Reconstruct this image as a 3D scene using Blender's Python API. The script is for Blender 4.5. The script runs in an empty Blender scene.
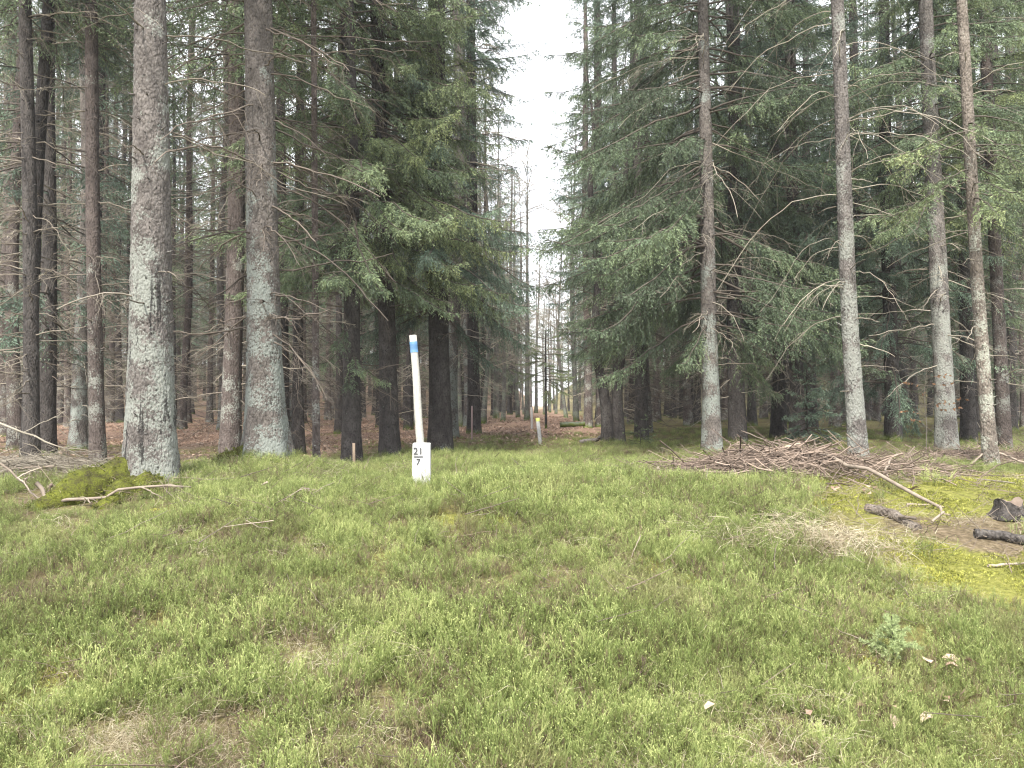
import bpy, math, random
import numpy as np
from mathutils import Vector, Euler

# ------------------------------------------------------------------ camera, sky, sun, exposure
S = bpy.context.scene
COL = S.collection
FPX = 769.0
EYE = 0.85
cam_d = bpy.data.cameras.new("camera")
cam_d.sensor_width = 36.0
cam_d.lens = 36.0 * FPX / 1024.0
cam_d.clip_start = 0.05
cam_d.clip_end = 2000.0
cam = bpy.data.objects.new("camera", cam_d)
COL.objects.link(cam)
cam.location = (0, 0, EYE)
cam.rotation_euler = (math.radians(90 + 1.56), 0, 0)
S.camera = cam

SUN_EL, SUN_AZ = 50.0, 195.0        # degrees, azimuth clockwise from +Y (the view direction)
w = bpy.data.worlds.new("World")
S.world = w
w.use_nodes = True
nt = w.node_tree
nt.nodes.clear()
out = nt.nodes.new("ShaderNodeOutputWorld")
bg = nt.nodes.new("ShaderNodeBackground")
sky = nt.nodes.new("ShaderNodeTexSky")
sky.sky_type = 'NISHITA'
sky.sun_disc = False
sky.sun_elevation = math.radians(SUN_EL)
sky.sun_rotation = math.radians(SUN_AZ)
sky.air_density = 1.0
sky.dust_density = 3.0
# thin high overcast: grey-white cloud sheet in front of the blue, uneven
tc = nt.nodes.new("ShaderNodeTexCoord")
cn = nt.nodes.new("ShaderNodeTexNoise")
cn.inputs["Scale"].default_value = 2.2
cn.inputs["Detail"].default_value = 6
nt.links.new(tc.outputs["Generated"], cn.inputs["Vector"])
cr = nt.nodes.new("ShaderNodeMapRange")
cr.inputs["From Min"].default_value = 0.3
cr.inputs["From Max"].default_value = 0.7
cr.inputs["To Min"].default_value = 0.72
cr.inputs["To Max"].default_value = 0.95
nt.links.new(cn.outputs["Fac"], cr.inputs["Value"])
mx = nt.nodes.new("ShaderNodeMix")
mx.data_type = 'RGBA'
mx.inputs[7].default_value = (9.6, 9.8, 10.2, 1)
nt.links.new(cr.outputs["Result"], mx.inputs[0])
nt.links.new(sky.outputs["Color"], mx.inputs[6])
nt.links.new(mx.outputs[2], bg.inputs["Color"])
bg.inputs["Strength"].default_value = 0.14
nt.links.new(bg.outputs["Background"], out.inputs["Surface"])

sd = bpy.data.lights.new("sun", 'SUN')
sd.energy = 4.2
sd.angle = math.radians(5)
sd.color = (1.0, 0.955, 0.88)
sun = bpy.data.objects.new("sun", sd)
COL.objects.link(sun)
a, e = math.radians(SUN_AZ), math.radians(SUN_EL)
sdir = Vector((math.sin(a) * math.cos(e), math.cos(a) * math.cos(e), math.sin(e)))
sun.rotation_euler = sdir.to_track_quat('Z', 'Y').to_euler()
sun.location = sdir * 60

S.view_settings.view_transform = 'Standard'
S.view_settings.look = 'None'
S.view_settings.exposure = 1.22
S.view_settings.gamma = 1.0
S.view_settings.use_curve_mapping = False
S.render.engine = 'CYCLES'
S.cycles.max_bounces = 6
S.cycles.diffuse_bounces = 3
S.cycles.glossy_bounces = 1
S.cycles.transmission_bounces = 3
S.cycles.transparent_max_bounces = 4
S.cycles.use_denoising = True
S.cycles.pixel_filter_type = 'BLACKMAN_HARRIS'
S.cycles.filter_width = 1.15
S.cycles.sample_clamp_indirect = 4.0

# ------------------------------------------------------------------ helpers
rng = np.random.default_rng(11)

def hash2(ix, iy, s):
    h = (ix.astype(np.int64) * 374761393 + iy.astype(np.int64) * 668265263 + s * 2147483647) & 0xFFFFFFFF
    h = ((h ^ (h >> 13)) * 1274126177) & 0xFFFFFFFF
    return ((h ^ (h >> 16)) & 0xFFFF) / 65535.0

def vnoise(x, y, s=0):
    x = np.asarray(x, float); y = np.asarray(y, float)
    ix = np.floor(x); iy = np.floor(y)
    fx = x - ix; fy = y - iy
    fx = fx * fx * (3 - 2 * fx); fy = fy * fy * (3 - 2 * fy)
    a = hash2(ix, iy, s); b = hash2(ix + 1, iy, s); c = hash2(ix, iy + 1, s); d = hash2(ix + 1, iy + 1, s)
    return (a * (1 - fx) + b * fx) * (1 - fy) + (c * (1 - fx) + d * fx) * fy

def fbm(x, y, s=0, o=4):
    t = 0; amp = 0.5; tot = 0
    for i in range(o):
        t = t + amp * vnoise(np.asarray(x) * 2 ** i, np.asarray(y) * 2 ** i, s + i * 7)
        tot += amp; amp *= 0.5
    return t / tot

def sstep(a, b, x):
    t = np.clip((np.asarray(x, float) - a) / (b - a), 0, 1)
    return t * t * (3 - 2 * t)

def gz(x, y):
    """height of the forest floor: low by the camera, a bank up to a flat shelf"""
    x = np.asarray(x, float); y = np.asarray(y, float)
    z = -0.78 * (1 - sstep(2.3, 8.0, y))
    z = z + 0.10 * (fbm(x * 0.35 + 3, y * 0.35 + 9, 3, 3) - 0.5) * sstep(2, 6, y) * 1.6
    z = z + 0.07 * (fbm(x * 1.6, y * 1.6, 5, 3) - 0.5)
    z = z + 0.03 * np.exp(-(((x - 3.9) / 1.6) ** 2 + ((y - 9.3) / 1.2) ** 2))          # hummock under the brush heap
    z = z + 0.16 * np.exp(-(((x - 6.4) / 2.0) ** 2 + ((y - 15.2) / 1.0) ** 2))
    z = z - 0.13 * sstep(-1.0, -3.6, x) * sstep(8.6, 11, y)
    z = z + 0.02 * np.exp(-(((x + 3.6) / 1.1) ** 2 + ((y - 7.9) / 0.8) ** 2))
    z = z + 0.20 * np.exp(-(((x + 2.95) / 0.8) ** 2 + ((y - 9.4) / 0.8) ** 2))
    z = z + 0.16 * sstep(15, 25, y) + 7.0 * sstep(50, 125, y) * sstep(3.0, 10.0, np.abs(x - 0.9 - 0.035 * (y - 10)))
    return z

def at(px, d):
    return (px - 512.0) / FPX * d

def nrm(v):
    return v / np.maximum(np.linalg.norm(v, axis=-1, keepdims=True), 1e-9)

class Soup:
    def __init__(s):
        s.V = []; s.F = []; s.M = []; s.T = []; s.n = 0; s.S = []
    def add(s, v, f, m=0, t=0.5, smooth=True):
        v = np.asarray(v, np.float32).reshape(-1, 3); f = np.asarray(f, np.int64).reshape(-1, 3)
        s.V.append(v); s.F.append(f + s.n); s.n += len(v)
        s.M.append(np.full(len(f), m, np.int32)); s.S.append(np.full(len(f), smooth, bool))
        s.T.append(np.broadcast_to(np.asarray(t, np.float32), (len(v),)).astype(np.float32))
    def join(s, o):
        for v, f, m, t, q in zip(o.V, o.F, o.M, o.T, o.S):
            pass
        if o.n:
            v, f, m, t, q = o.arrays()
            s.V.append(v); s.F.append(f + s.n); s.n += len(v); s.M.append(m); s.T.append(t); s.S.append(q)
    def arrays(s):
        return (np.concatenate(s.V), np.concatenate(s.F), np.concatenate(s.M), np.concatenate(s.T), np.concatenate(s.S))
    def mesh(s, name, mats):
        v, f, m, t, q = s.arrays()
        me = bpy.data.meshes.new(name)
        me.vertices.add(len(v)); me.vertices.foreach_set("co", v.ravel())
        me.loops.add(len(f) * 3); me.loops.foreach_set("vertex_index", f.ravel().astype(np.int32))
        me.polygons.add(len(f)); me.polygons.foreach_set("loop_start", np.arange(len(f), dtype=np.int32) * 3)
        me.polygons.foreach_set("material_index", m)
        me.polygons.foreach_set("use_smooth", q)
        at_ = me.attributes.new("tint", 'FLOAT', 'POINT'); at_.data.foreach_set("value", t)
        for x in mats: me.materials.append(x)
        me.update(calc_edges=True)
        return me
    def build(s, name, mats, parent=None):
        return link(name, s.mesh(name, mats), parent)

def link(name, data, parent=None):
    o = bpy.data.objects.new(name, data)
    COL.objects.link(o)
    if parent is not None: o.parent = parent
    return o

def tag(o, label=None, cat=None, group=None, kind=None):
    if label: o["label"] = label
    if cat: o["category"] = cat
    if group: o["group"] = group
    if kind: o["kind"] = kind
    return o

def thing(name, loc, label, cat, group=None, rz=0.0):
    o = link(name, None)
    o.location = loc; o.rotation_euler = (0, 0, rz)
    o.empty_display_size = 0.2
    return tag(o, label, cat, group)

def tubes(P, R, k=4, cap=False):
    """a batch of tubes along polylines P (B,n,3) with radii R (B,n)"""
    P = np.asarray(P, float); R = np.asarray(R, float)
    if P.ndim == 2: P = P[None]; R = R[None]
    B, n, _ = P.shape
    T = nrm(np.gradient(P, axis=1))
    mt = nrm(T.mean(axis=1))
    ref = np.where(np.abs(mt[:, 2:3]) > 0.75, np.array([[1.0, 0.2, 0]]), np.array([[0, 0, 1.0]]))[:, None, :]
    A = nrm(np.cross(T, ref)); Bv = np.cross(T, A)
    an = np.linspace(0, 2 * np.pi, k, endpoint=False)
    V = P[:, :, None, :] + R[:, :, None, None] * (np.cos(an)[None, None, :, None] * A[:, :, None, :] + np.sin(an)[None, None, :, None] * Bv[:, :, None, :])
    V = V.reshape(-1, 3)
    b = np.arange(B)[:, None, None] * n * k
    i = np.arange(n - 1)[None, :, None] * k
    j = np.arange(k)[None, None, :]
    j2 = (j + 1) % k
    q0 = b + i + j; q1 = b + i + j2; q2 = b + i + k + j2; q3 = b + i + k + j
    F = np.concatenate([np.stack([q0, q1, q2], -1).reshape(-1, 3), np.stack([q0, q2, q3], -1).reshape(-1, 3)])
    if cap:
        fs = []
        for bb in range(B):
            for base in (bb * n * k, bb * n * k + (n - 1) * k):
                for c in range(1, k - 1): fs.append((base, base + c, base + c + 1))
        F = np.concatenate([F, np.array(fs)])
    return V, F

def diamonds(p, d, l, wd, r, bend=0.0):
    N = len(p)
    rv = r.normal(size=(N, 3))
    sd_ = nrm(np.cross(d, rv))
    mid = p + d * (l * 0.42)[:, None]
    V = np.stack([p, mid + sd_ * (wd / 2)[:, None], p + d * l[:, None], mid - sd_ * (wd / 2)[:, None]], 1).reshape(-1, 3)
    b = np.arange(N)[:, None] * 4
    F = np.concatenate([b + np.array([[0, 1, 2]]), b + np.array([[0, 2, 3]])])
    return V, F

def strips(p0, p1, wd, r):
    """thin straight blades from p0 to p1, tapering"""
    N = len(p0); d = p1 - p0
    sd_ = nrm(np.cross(d, r.normal(size=(N, 3))))
    V = np.stack([p0 - sd_ * (wd / 2)[:, None], p0 + sd_ * (wd / 2)[:, None], p1 + sd_ * (wd * 0.25)[:, None], p1 - sd_ * (wd * 0.25)[:, None]], 1).reshape(-1, 3)
    b = np.arange(N)[:, None] * 4
    F = np.concatenate([b + np.array([[0, 1, 2]]), b + np.array([[0, 2, 3]])])
    return V, F

# ------------------------------------------------------------------ materials
def newmat(name):
    m = bpy.data.materials.new(name); m.use_nodes = True
    t = m.node_tree; t.nodes.clear()
    o = t.nodes.new("ShaderNodeOutputMaterial")
    p = t.nodes.new("ShaderNodeBsdfPrincipled")
    t.links.new(p.outputs[0], o.inputs[0])
    return m, t, p, o

def N(t, kind, **kw):
    n = t.nodes.new(kind)
    for k, v in kw.items():
        if k in n.inputs: n.inputs[k].default_value = v
        else: setattr(n, k, v)
    return n

def noise(t, vec, scale, detail=4, rough=0.55):
    n = N(t, "ShaderNodeTexNoise", Scale=scale, Detail=detail, Roughness=rough)
    if vec is not None: t.links.new(vec, n.inputs["Vector"])
    return n.outputs["Fac"]

def ramp(t, fac, stops):
    n = t.nodes.new("ShaderNodeValToRGB")
    el = n.color_ramp.elements
    while len(el) < len(stops): el.new(0.5)
    for e_, (pos, c) in zip(el, stops):
        e_.position = pos; e_.color = (c[0], c[1], c[2], 1)
    t.links.new(fac, n.inputs[0])
    return n.outputs[0]

def rng_(t, v, a, b, c=0.0, d=1.0):
    n = N(t, "ShaderNodeMapRange")
    n.inputs[1].default_value = a; n.inputs[2].default_value = b; n.inputs[3].default_value = c; n.inputs[4].default_value = d
    t.links.new(v, n.inputs[0])
    return n.outputs[0]

def math_(t, op, a, b=None):
    n = N(t, "ShaderNodeMath"); n.operation = op
    for i, v in enumerate((a, b)):
        if v is None: continue
        if isinstance(v, (int, float)): n.inputs[i].default_value = v
        else: t.links.new(v, n.inputs[i])
    return n.outputs[0]

def mixc(t, f, a, b):
    n = N(t, "ShaderNodeMix"); n.data_type = 'RGBA'
    for i, v in ((0, f), (6, a), (7, b)):
        if isinstance(v, (int, float)): n.inputs[i].default_value = v
        elif isinstance(v, tuple): n.inputs[i].default_value = (v[0], v[1], v[2], 1)
        else: t.links.new(v, n.inputs[i])
    return n.outputs[2]

def bump(t, p, h, strength, dist):
    b = N(t, "ShaderNodeBump"); b.inputs["Strength"].default_value = strength; b.inputs["Distance"].default_value = dist
    t.links.new(h, b.inputs["Height"]); t.links.new(b.outputs[0], p.inputs["Normal"])

def bark(name, dark, mid, light, lichen=0.3, lichen_col=(0.30, 0.34, 0.31), moss_h=0.25, streak=0.0, lichen_low=True):
    m, t, p, o = newmat(name)
    tcn = N(t, "ShaderNodeTexCoord"); ob = tcn.outputs["Object"]
    oi = N(t, "ShaderNodeObjectInfo")
    mp = N(t, "ShaderNodeMapping"); mp.inputs["Scale"].default_value = (1, 1, 0.55)
    t.links.new(ob, mp.inputs[0])
    mpv = mp.outputs[0]
    nz = noise(t, mpv, 9, 5)
    vo = N(t, "ShaderNodeTexVoronoi", Scale=46.0); vo.feature = 'F1'
    wv = N(t, "ShaderNodeVectorMath"); wv.operation = 'ADD'
    sc_ = N(t, "ShaderNodeTexNoise", Scale=14.0, Detail=3.0); t.links.new(mpv, sc_.inputs["Vector"])
    ms = N(t, "ShaderNodeVectorMath"); ms.operation = 'SCALE'; ms.inputs["Scale"].default_value = 0.06
    t.links.new(sc_.outputs["Color"], ms.inputs[0]); t.links.new(mpv, wv.inputs[0]); t.links.new(ms.outputs[0], wv.inputs[1])
    t.links.new(wv.outputs[0], vo.inputs["Vector"])
    vd = vo.outputs["Distance"]
    dark, mid, light = [tuple(0.80 * (0.72 * c + 0.28 * sum(q) / 3) for c in q) for q in (dark, mid, light)]
    base = ramp(t, nz, [(0.25, dark), (0.5, mid), (0.75, light)])
    crack = rng_(t, vd, 0.45, 0.85)
    col = mixc(t, math_(t, 'MULTIPLY', crack, 0.65), base, tuple(c * 0.45 for c in dark))
    fl = math_(t, 'ADD', noise(t, ob, 2.6, 3), math_(t, 'MULTIPLY', noise(t, ob, 42, 4, 0.7), 0.7))
    sep = N(t, "ShaderNodeSeparateXYZ"); t.links.new(ob, sep.inputs[0])
    z = sep.outputs["Z"]
    if lichen != 0:
        if lichen_low:
            fl = math_(t, 'ADD', fl, rng_(t, z, 0.0, 5.0, 0.16, -0.03))
        lm = rng_(t, fl, 1.06 - lichen * 0.3, 1.11 - lichen * 0.3)
        lc = mixc(t, noise(t, ob, 60, 2), tuple(c * 0.62 for c in lichen_col), tuple(min(1, c * 1.35) for c in lichen_col))
        col = mixc(t, math_(t, 'MULTIPLY', lm, 0.78), col, lc)
    kn = N(t, "ShaderNodeTexVoronoi", Scale=11.0); t.links.new(ob, kn.inputs["Vector"])
    col = mixc(t, rng_(t, kn.outputs["Distance"], 0.16, 0.10, 0, 0.8), col, tuple(c * 0.4 for c in dark))
    if streak > 0:
        mp2 = N(t, "ShaderNodeMapping"); mp2.inputs["Scale"].default_value = (15, 15, 1.1); t.links.new(ob, mp2.inputs[0])
        st = noise(t, mp2.outputs[0], 1.0, 4)
        sm = rng_(t, math_(t, 'ADD', st, math_(t, 'MULTIPLY', noise(t, ob, 40, 2), 0.25)), 0.80 - streak * 0.12, 0.86 - streak * 0.12)
        sm = math_(t, 'MULTIPLY', sm, rng_(t, z, 1.9, 2.4, 1, 0))
        col = mixc(t, math_(t, 'MULTIPLY', sm, 0.9), col, (0.025, 0.023, 0.022))
    if moss_h > 0:
        mm = rng_(t, math_(t, 'ADD', z, math_(t, 'MULTIPLY', noise(t, ob, 6, 4), moss_h * 1.6)), moss_h * 1.7, moss_h * 0.9)
        mc = mixc(t, noise(t, ob, 40, 3), (0.05, 0.075, 0.012), (0.15, 0.19, 0.035))
        col = mixc(t, mm, col, mc)
    hv = N(t, "ShaderNodeHueSaturation")
    t.links.new(rng_(t, oi.outputs["Random"], 0, 1, 0.72, 1.25), hv.inputs["Value"])
    t.links.new(col, hv.inputs["Color"])
    t.links.new(hv.outputs[0], p.inputs["Base Color"])
    p.inputs["Roughness"].default_value = 0.9
    p.inputs["Specular IOR Level"].default_value = 0.2
    h = math_(t, 'ADD', math_(t, 'MULTIPLY', vd, -0.7), math_(t, 'MULTIPLY', noise(t, mpv, 45, 4), 0.8))
    bump(t, p, h, 0.9, 0.02)
    return m

M_bark_grey = bark("grey_lichen_bark", (0.095, 0.078, 0.068), (0.17, 0.145, 0.128), (0.25, 0.215, 0.19), 0.42, (0.245, 0.26, 0.23), 0.12, 0.9)
M_bark_grey2 = bark("grey_spruce_bark", (0.09, 0.075, 0.065), (0.16, 0.135, 0.115), (0.24, 0.20, 0.175), 0.36, (0.225, 0.25, 0.225), 0.16, 0.0)
M_bark_lichen = bark("pale_lichen_bark", (0.10, 0.085, 0.075), (0.18, 0.155, 0.138), (0.27, 0.235, 0.21), 0.5, (0.255, 0.265, 0.235), 0.14, 0.0)
M_bark_red = bark("reddish_spruce_bark", (0.075, 0.054, 0.046), (0.125, 0.094, 0.08), (0.18, 0.14, 0.12), 0.15, (0.24, 0.25, 0.22), 0.14)
M_bark_dark = bark("dark_spruce_bark", (0.035, 0.030, 0.028), (0.075, 0.063, 0.056), (0.12, 0.105, 0.095), -0.25, (0.20, 0.23, 0.20), 0.18)
M_bark_log = bark("bare_log_bark", (0.045, 0.038, 0.034), (0.10, 0.085, 0.075), (0.19, 0.165, 0.145), 0.0, moss_h=0.0)
M_rotten = bark("rotten_log_wood", (0.09, 0.065, 0.05), (0.19, 0.15, 0.115), (0.30, 0.25, 0.20), 0.0, moss_h=0.0)
M_bark_tan = bark("tan_spruce_bark", (0.12, 0.095, 0.073), (0.20, 0.16, 0.125), (0.28, 0.235, 0.185), 0.25, (0.30, 0.31, 0.26), 0.05)
M_bark_pale = bark("smooth_beech_bark", (0.13, 0.125, 0.11), (0.22, 0.21, 0.185), (0.30, 0.285, 0.25), 0.3, (0.25, 0.29, 0.22), 0.3)

def wood(name, c0, c1, sc=8.0):
    m, t, p, o = newmat(name)
    tcn = N(t, "ShaderNodeTexCoord")
    at_ = N(t, "ShaderNodeAttribute", attribute_name="tint")
    nz = noise(t, tcn.outputs["Object"], sc, 4)
    f = math_(t, 'ADD', math_(t, 'MULTIPLY', nz, 0.5), math_(t, 'MULTIPLY', at_.outputs["Fac"], 0.6))
    t.links.new(ramp(t, f, [(0.25, c0), (0.8, c1)]), p.inputs["Base Color"])
    p.inputs["Roughness"].default_value = 0.85
    p.inputs["Specular IOR Level"].default_value = 0.2
    return m

M_twig = wood("dead_twig_wood", (0.11, 0.095, 0.075), (0.34, 0.305, 0.245))
M_twig_dark = wood("brown_twig_wood", (0.05, 0.042, 0.035), (0.145, 0.12, 0.098))
M_twig_mid = wood("grey_brown_twig_wood", (0.075, 0.063, 0.05), (0.235, 0.205, 0.165))
M_stick = wood("weathered_stick_wood", (0.11, 0.088, 0.07), (0.36, 0.30, 0.24), 14)
M_brush = wood("brushwood", (0.075, 0.056, 0.044), (0.31, 0.24, 0.19), 14)

def leafmat(name, stops, transl=0.25, rnd=0.3, patch=None, spec=0.25, rough=0.55):
    m, t, p, o = newmat(name)
    at_ = N(t, "ShaderNodeAttribute", attribute_name="tint")
    oi = N(t, "ShaderNodeObjectInfo")
    ge = N(t, "ShaderNodeNewGeometry")
    f = math_(t, 'ADD', at_.outputs["Fac"], rng_(t, oi.outputs["Random"], 0, 1, -rnd / 2, rnd / 2))
    f = math_(t, 'ADD', f, rng_(t, noise(t, ge.outputs["Position"], 0.9, 4), 0.3, 0.7, -0.2, 0.2))
    f = math_(t, 'ADD', f, rng_(t, noise(t, ge.outputs["Position"], 5.0, 3), 0.3, 0.7, -0.14, 0.14))
    col = ramp(t, f, stops)
    if patch:
        pm = rng_(t, noise(t, ge.outputs["Position"], patch[0], 3), patch[1], patch[1] + 0.14)
        col = mixc(t, math_(t, 'MULTIPLY', pm, patch[3]), col, patch[2])
    t.links.new(col, p.inputs["Base Color"])
    p.inputs["Roughness"].default_value = rough
    p.inputs["Specular IOR Level"].default_value = spec
    if transl > 0:
        tr = N(t, "ShaderNodeBsdfTranslucent"); t.links.new(col, tr.inputs["Color"])
        mxs = N(t, "ShaderNodeMixShader"); mxs.inputs[0].default_value = transl
        t.links.new(p.outputs[0], mxs.inputs[1]); t.links.new(tr.outputs[0], mxs.inputs[2]); t.links.new(mxs.outputs[0], o.inputs[0])
    return m

M_needle = leafmat("spruce_needles", [(0.0, (0.065, 0.088, 0.056)), (0.5, (0.145, 0.200, 0.115)), (1.0, (0.275, 0.34, 0.175))], 0.22, 0.25)
M_needle_blue = leafmat("bluish_spruce_needles", [(0.0, (0.060, 0.086, 0.066)), (0.5, (0.134, 0.195, 0.142)), (1.0, (0.25, 0.33, 0.215))], 0.22, 0.25)
M_needle_light = leafmat("light_spruce_needles", [(0.0, (0.08, 0.10, 0.05)), (0.5, (0.165, 0.215, 0.112)), (1.0, (0.30, 0.345, 0.155))], 0.25, 0.25)
M_bilberry = leafmat("bilberry_twigs", [(0.0, (0.12, 0.085, 0.055)), (0.28, (0.13, 0.125, 0.052)), (0.6, (0.165, 0.218, 0.062)), (1.0, (0.40, 0.435, 0.17))], 0.3, 0.4,
                     (1.1, 0.56, (0.27, 0.225, 0.125), 0.42))
M_drygrass = leafmat("dry_grass_blades", [(0.0, (0.19, 0.145, 0.09)), (0.5, (0.35, 0.295, 0.20)), (1.0, (0.52, 0.47, 0.345))], 0.3, 0.4)
M_moss = leafmat("moss_tufts", [(0.0, (0.08, 0.085, 0.025)), (0.5, (0.23, 0.24, 0.045)), (1.0, (0.42, 0.41, 0.10))], 0.2, 0.4)
M_litter = leafmat("dead_beech_leaves", [(0.0, (0.16, 0.10, 0.07)), (0.5, (0.32, 0.215, 0.155)), (1.0, (0.44, 0.33, 0.25))], 0.15, 0.5)
M_rusty = leafmat("rusty_leaves", [(0.0, (0.16, 0.085, 0.045)), (1.0, (0.34, 0.20, 0.11))], 0.3, 0.3)

M_mossy, _t, _p, _o = newmat("moss_cover")
_tc = N(_t, "ShaderNodeTexCoord")
_n1 = noise(_t, _tc.outputs["Object"], 9, 4); _n2 = noise(_t, _tc.outputs["Object"], 70, 4, 0.7)
_t.links.new(ramp(_t, math_(_t, 'ADD', math_(_t, 'MULTIPLY', _n1, 0.5), math_(_t, 'MULTIPLY', _n2, 0.5)), [(0.34, (0.04, 0.032, 0.022)), (0.46, (0.075, 0.075, 0.022)), (0.56, (0.12, 0.135, 0.022)), (0.68, (0.20, 0.205, 0.045))]), _p.inputs["Base Color"])
_p.inputs["Roughness"].default_value = 1.0; _p.inputs["Specular IOR Level"].default_value = 0.1
bump(_t, _p, _n2, 1.0, 0.03)
M_mosstuft = leafmat("root_moss", [(0.0, (0.045, 0.052, 0.013)), (0.5, (0.105, 0.118, 0.022)), (1.0, (0.21, 0.215, 0.045))], 0.15, 0.2)

# ------------------------------------------------------------------ ground
def corridor(y):                       # centre line of the open ride between the two woods
    return 0.9 + 0.035 * (np.asarray(y, float) - 10)

def m_clear(x, y):                      # open mossy patch at the right, free of bilberry
    n = (fbm(x * 1.3, y * 1.3, 23, 3) - 0.5) * 0.9
    return sstep(0, 0.35, x - (2.1 + 0.40 * (y - 5.8)) + n * 0.5) * sstep(0, 0.3, y - (5.25 - 0.95 * (x - 2.7)) + n * 0.5) * sstep(9.8, 9.1, y)

def m_moss(x, y):
    n = fbm(x * 0.9, y * 0.9, 21, 4)
    zone = 1.25 * np.exp(-(((x - 4.7) / 1.45) ** 2 + ((y - 7.2) / 1.7) ** 2))
    zone2 = 0.6 * np.exp(-(((x - 3.4) / 0.8) ** 2 + ((y - 6.7) / 0.5) ** 2))
    zone3 = 0.7 * np.exp(-(((x + 0.22) / 0.55) ** 2 + ((y - 6.35) / 0.35) ** 2))
    br = np.clip(sstep(0.30, 0.62, 1.25 * np.exp(-(((x - 3.75) / 0.8) ** 2 + ((y - 6.35) / 0.42) ** 2)) + (fbm(x * 2.1, y * 2.1, 46, 3) - 0.5) * 1.3 - 0.15 * (y > 7.4)), 0, 1) * m_clear(x, y)
    return (1 - 0.85 * br) * np.clip(np.maximum(sstep(0.45, 0.75, zone2 + zone3 + (n - 0.5) * 1.0), m_clear(x, y) * (0.45 + 0.55 * sstep(0.35, 0.55, n))) + 0.45 * sstep(0.55, 0.7, n), 0, 1)

def m_litter(x, y):
    n = fbm(x * 0.7, y * 0.7, 33, 4) - 0.5
    left = sstep(0.0, 1.2, (corridor(y) - 2.6 - x) + n * 2.0) * sstep(9.5, 11.5, y + n * 2)
    left = 0.45 * left * (0.25 + 0.75 * sstep(-5.5, -2.8, x))
    path = sstep(16.0, 20.0, y + n * 4 - 0.8 * np.clip(x - corridor(y) + 0.4, 0, 3)) 
    path = path * sstep(2.2, 0.8, x - corridor(y) + n * 1.5)
    return np.clip(np.maximum(left, path), 0, 1)

def m_bare(x, y):                       # needle-brown bare soil: under the heaps and among the right trees
    n = fbm(x * 1.1, y * 1.1, 44, 4) - 0.5
    r = 1.25 * np.exp(-(((x - 3.75) / 0.8) ** 2 + ((y - 6.35) / 0.42) ** 2)) + 0.8 * np.exp(-(((x - 7.0) / 2.5) ** 2 + ((y - 11.2) / 1.3) ** 2))
    r = r + 1.3 * np.exp(-(((x - 3.0) / 1.5) ** 2 + ((y - 8.6) / 0.9) ** 2))
    r = r + 0.9 * np.exp(-(((x + 5.4) / 2.0) ** 2 + ((y - 9.4) / 1.4) ** 2)) + 0.8 * np.exp(-(((x + 4.1) / 0.8) ** 2 + ((y - 7.25) / 0.42) ** 2))
    r = r + 0.4 * sstep(12.5, 16, y) * sstep(1.0, 2.5, x - corridor(y) - 1.0) + 0.8 * sstep(11, 13, y) * sstep(-2.0, -4.5, x)
    r = r + 0.8 * m_clear(x, y) * (1 - m_moss(x, y))
    return np.clip(sstep(0.4, 0.8, r + n * 0.9), 0, 1)

def axis(lo, hi, fine, k):
    u = np.linspace(-1, 1, k)
    return u

ny, nx = 420, 420
v = np.linspace(0, 1, ny)
ys = -14 + 17 * v[:, None] * 1.0 + 0 * v[:, None]
ys = np.concatenate([np.linspace(-60, 2.2, 40), np.linspace(2.4, 14, 200), 14 + (np.linspace(0, 1, 181)[1:] ** 2.2) * 386])
xs_ = np.sinh(np.linspace(-5.2, 5.2, 401)); xs_ = xs_ / xs_[-1] * 330
xs_ = np.sign(xs_) * np.abs(xs_)
GX, GY = np.meshgrid(xs_, ys)
GZ = gz(GX, GY)
nyy, nxx = GX.shape
gs = Soup()
idx = np.arange(nyy * nxx).reshape(nyy, nxx)
q0 = idx[:-1, :-1].ravel(); q1 = idx[:-1, 1:].ravel(); q2 = idx[1:, 1:].ravel(); q3 = idx[1:, :-1].ravel()
gs.add(np.stack([GX, GY, GZ], -1).reshape(-1, 3), np.concatenate([np.stack([q0, q1, q2], 1), np.stack([q0, q2, q3], 1)]))
m, t, p, o = newmat("forest_floor")
ge = N(t, "ShaderNodeNewGeometry"); pos = ge.outputs["Position"]
aM = N(t, "ShaderNodeAttribute", attribute_name="moss").outputs["Fac"]
aL = N(t, "ShaderNodeAttribute", attribute_name="litter").outputs["Fac"]
aB = N(t, "ShaderNodeAttribute", attribute_name="bare").outputs["Fac"]
n1 = noise(t, pos, 1.3, 6); n2 = noise(t, pos, 22, 5, 0.65); n3 = noise(t, pos, 90, 3, 0.7)
turf = ramp(t, math_(t, 'ADD', math_(t, 'MULTIPLY', n1, 0.5), math_(t, 'MULTIPLY', n2, 0.5)),
            [(0.32, (0.07, 0.052, 0.034)), (0.46, (0.145, 0.115, 0.066)), (0.56, (0.20, 0.185, 0.075)), (0.70, (0.34, 0.28, 0.18))])
lit = ramp(t, n2, [(0.3, (0.14, 0.09, 0.065)), (0.5, (0.31, 0.205, 0.15)), (0.7, (0.46, 0.33, 0.25))])
soil = ramp(t, n2, [(0.3, (0.08, 0.055, 0.04)), (0.5, (0.17, 0.125, 0.09)), (0.7, (0.28, 0.21, 0.155))])
mos = ramp(t, math_(t, 'ADD', math_(t, 'MULTIPLY', n2, 0.6), math_(t, 'MULTIPLY', n3, 0.4)), [(0.32, (0.085, 0.085, 0.03)), (0.5, (0.215, 0.22, 0.052)), (0.68, (0.38, 0.35, 0.12))])
c = mixc(t, aB, turf, soil)
c = mixc(t, aL, c, lit)
c = mixc(t, aM, c, mos)
t.links.new(c, p.inputs["Base Color"])
p.inputs["Roughness"].default_value = 0.95; p.inputs["Specular IOR Level"].default_value = 0.1
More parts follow.
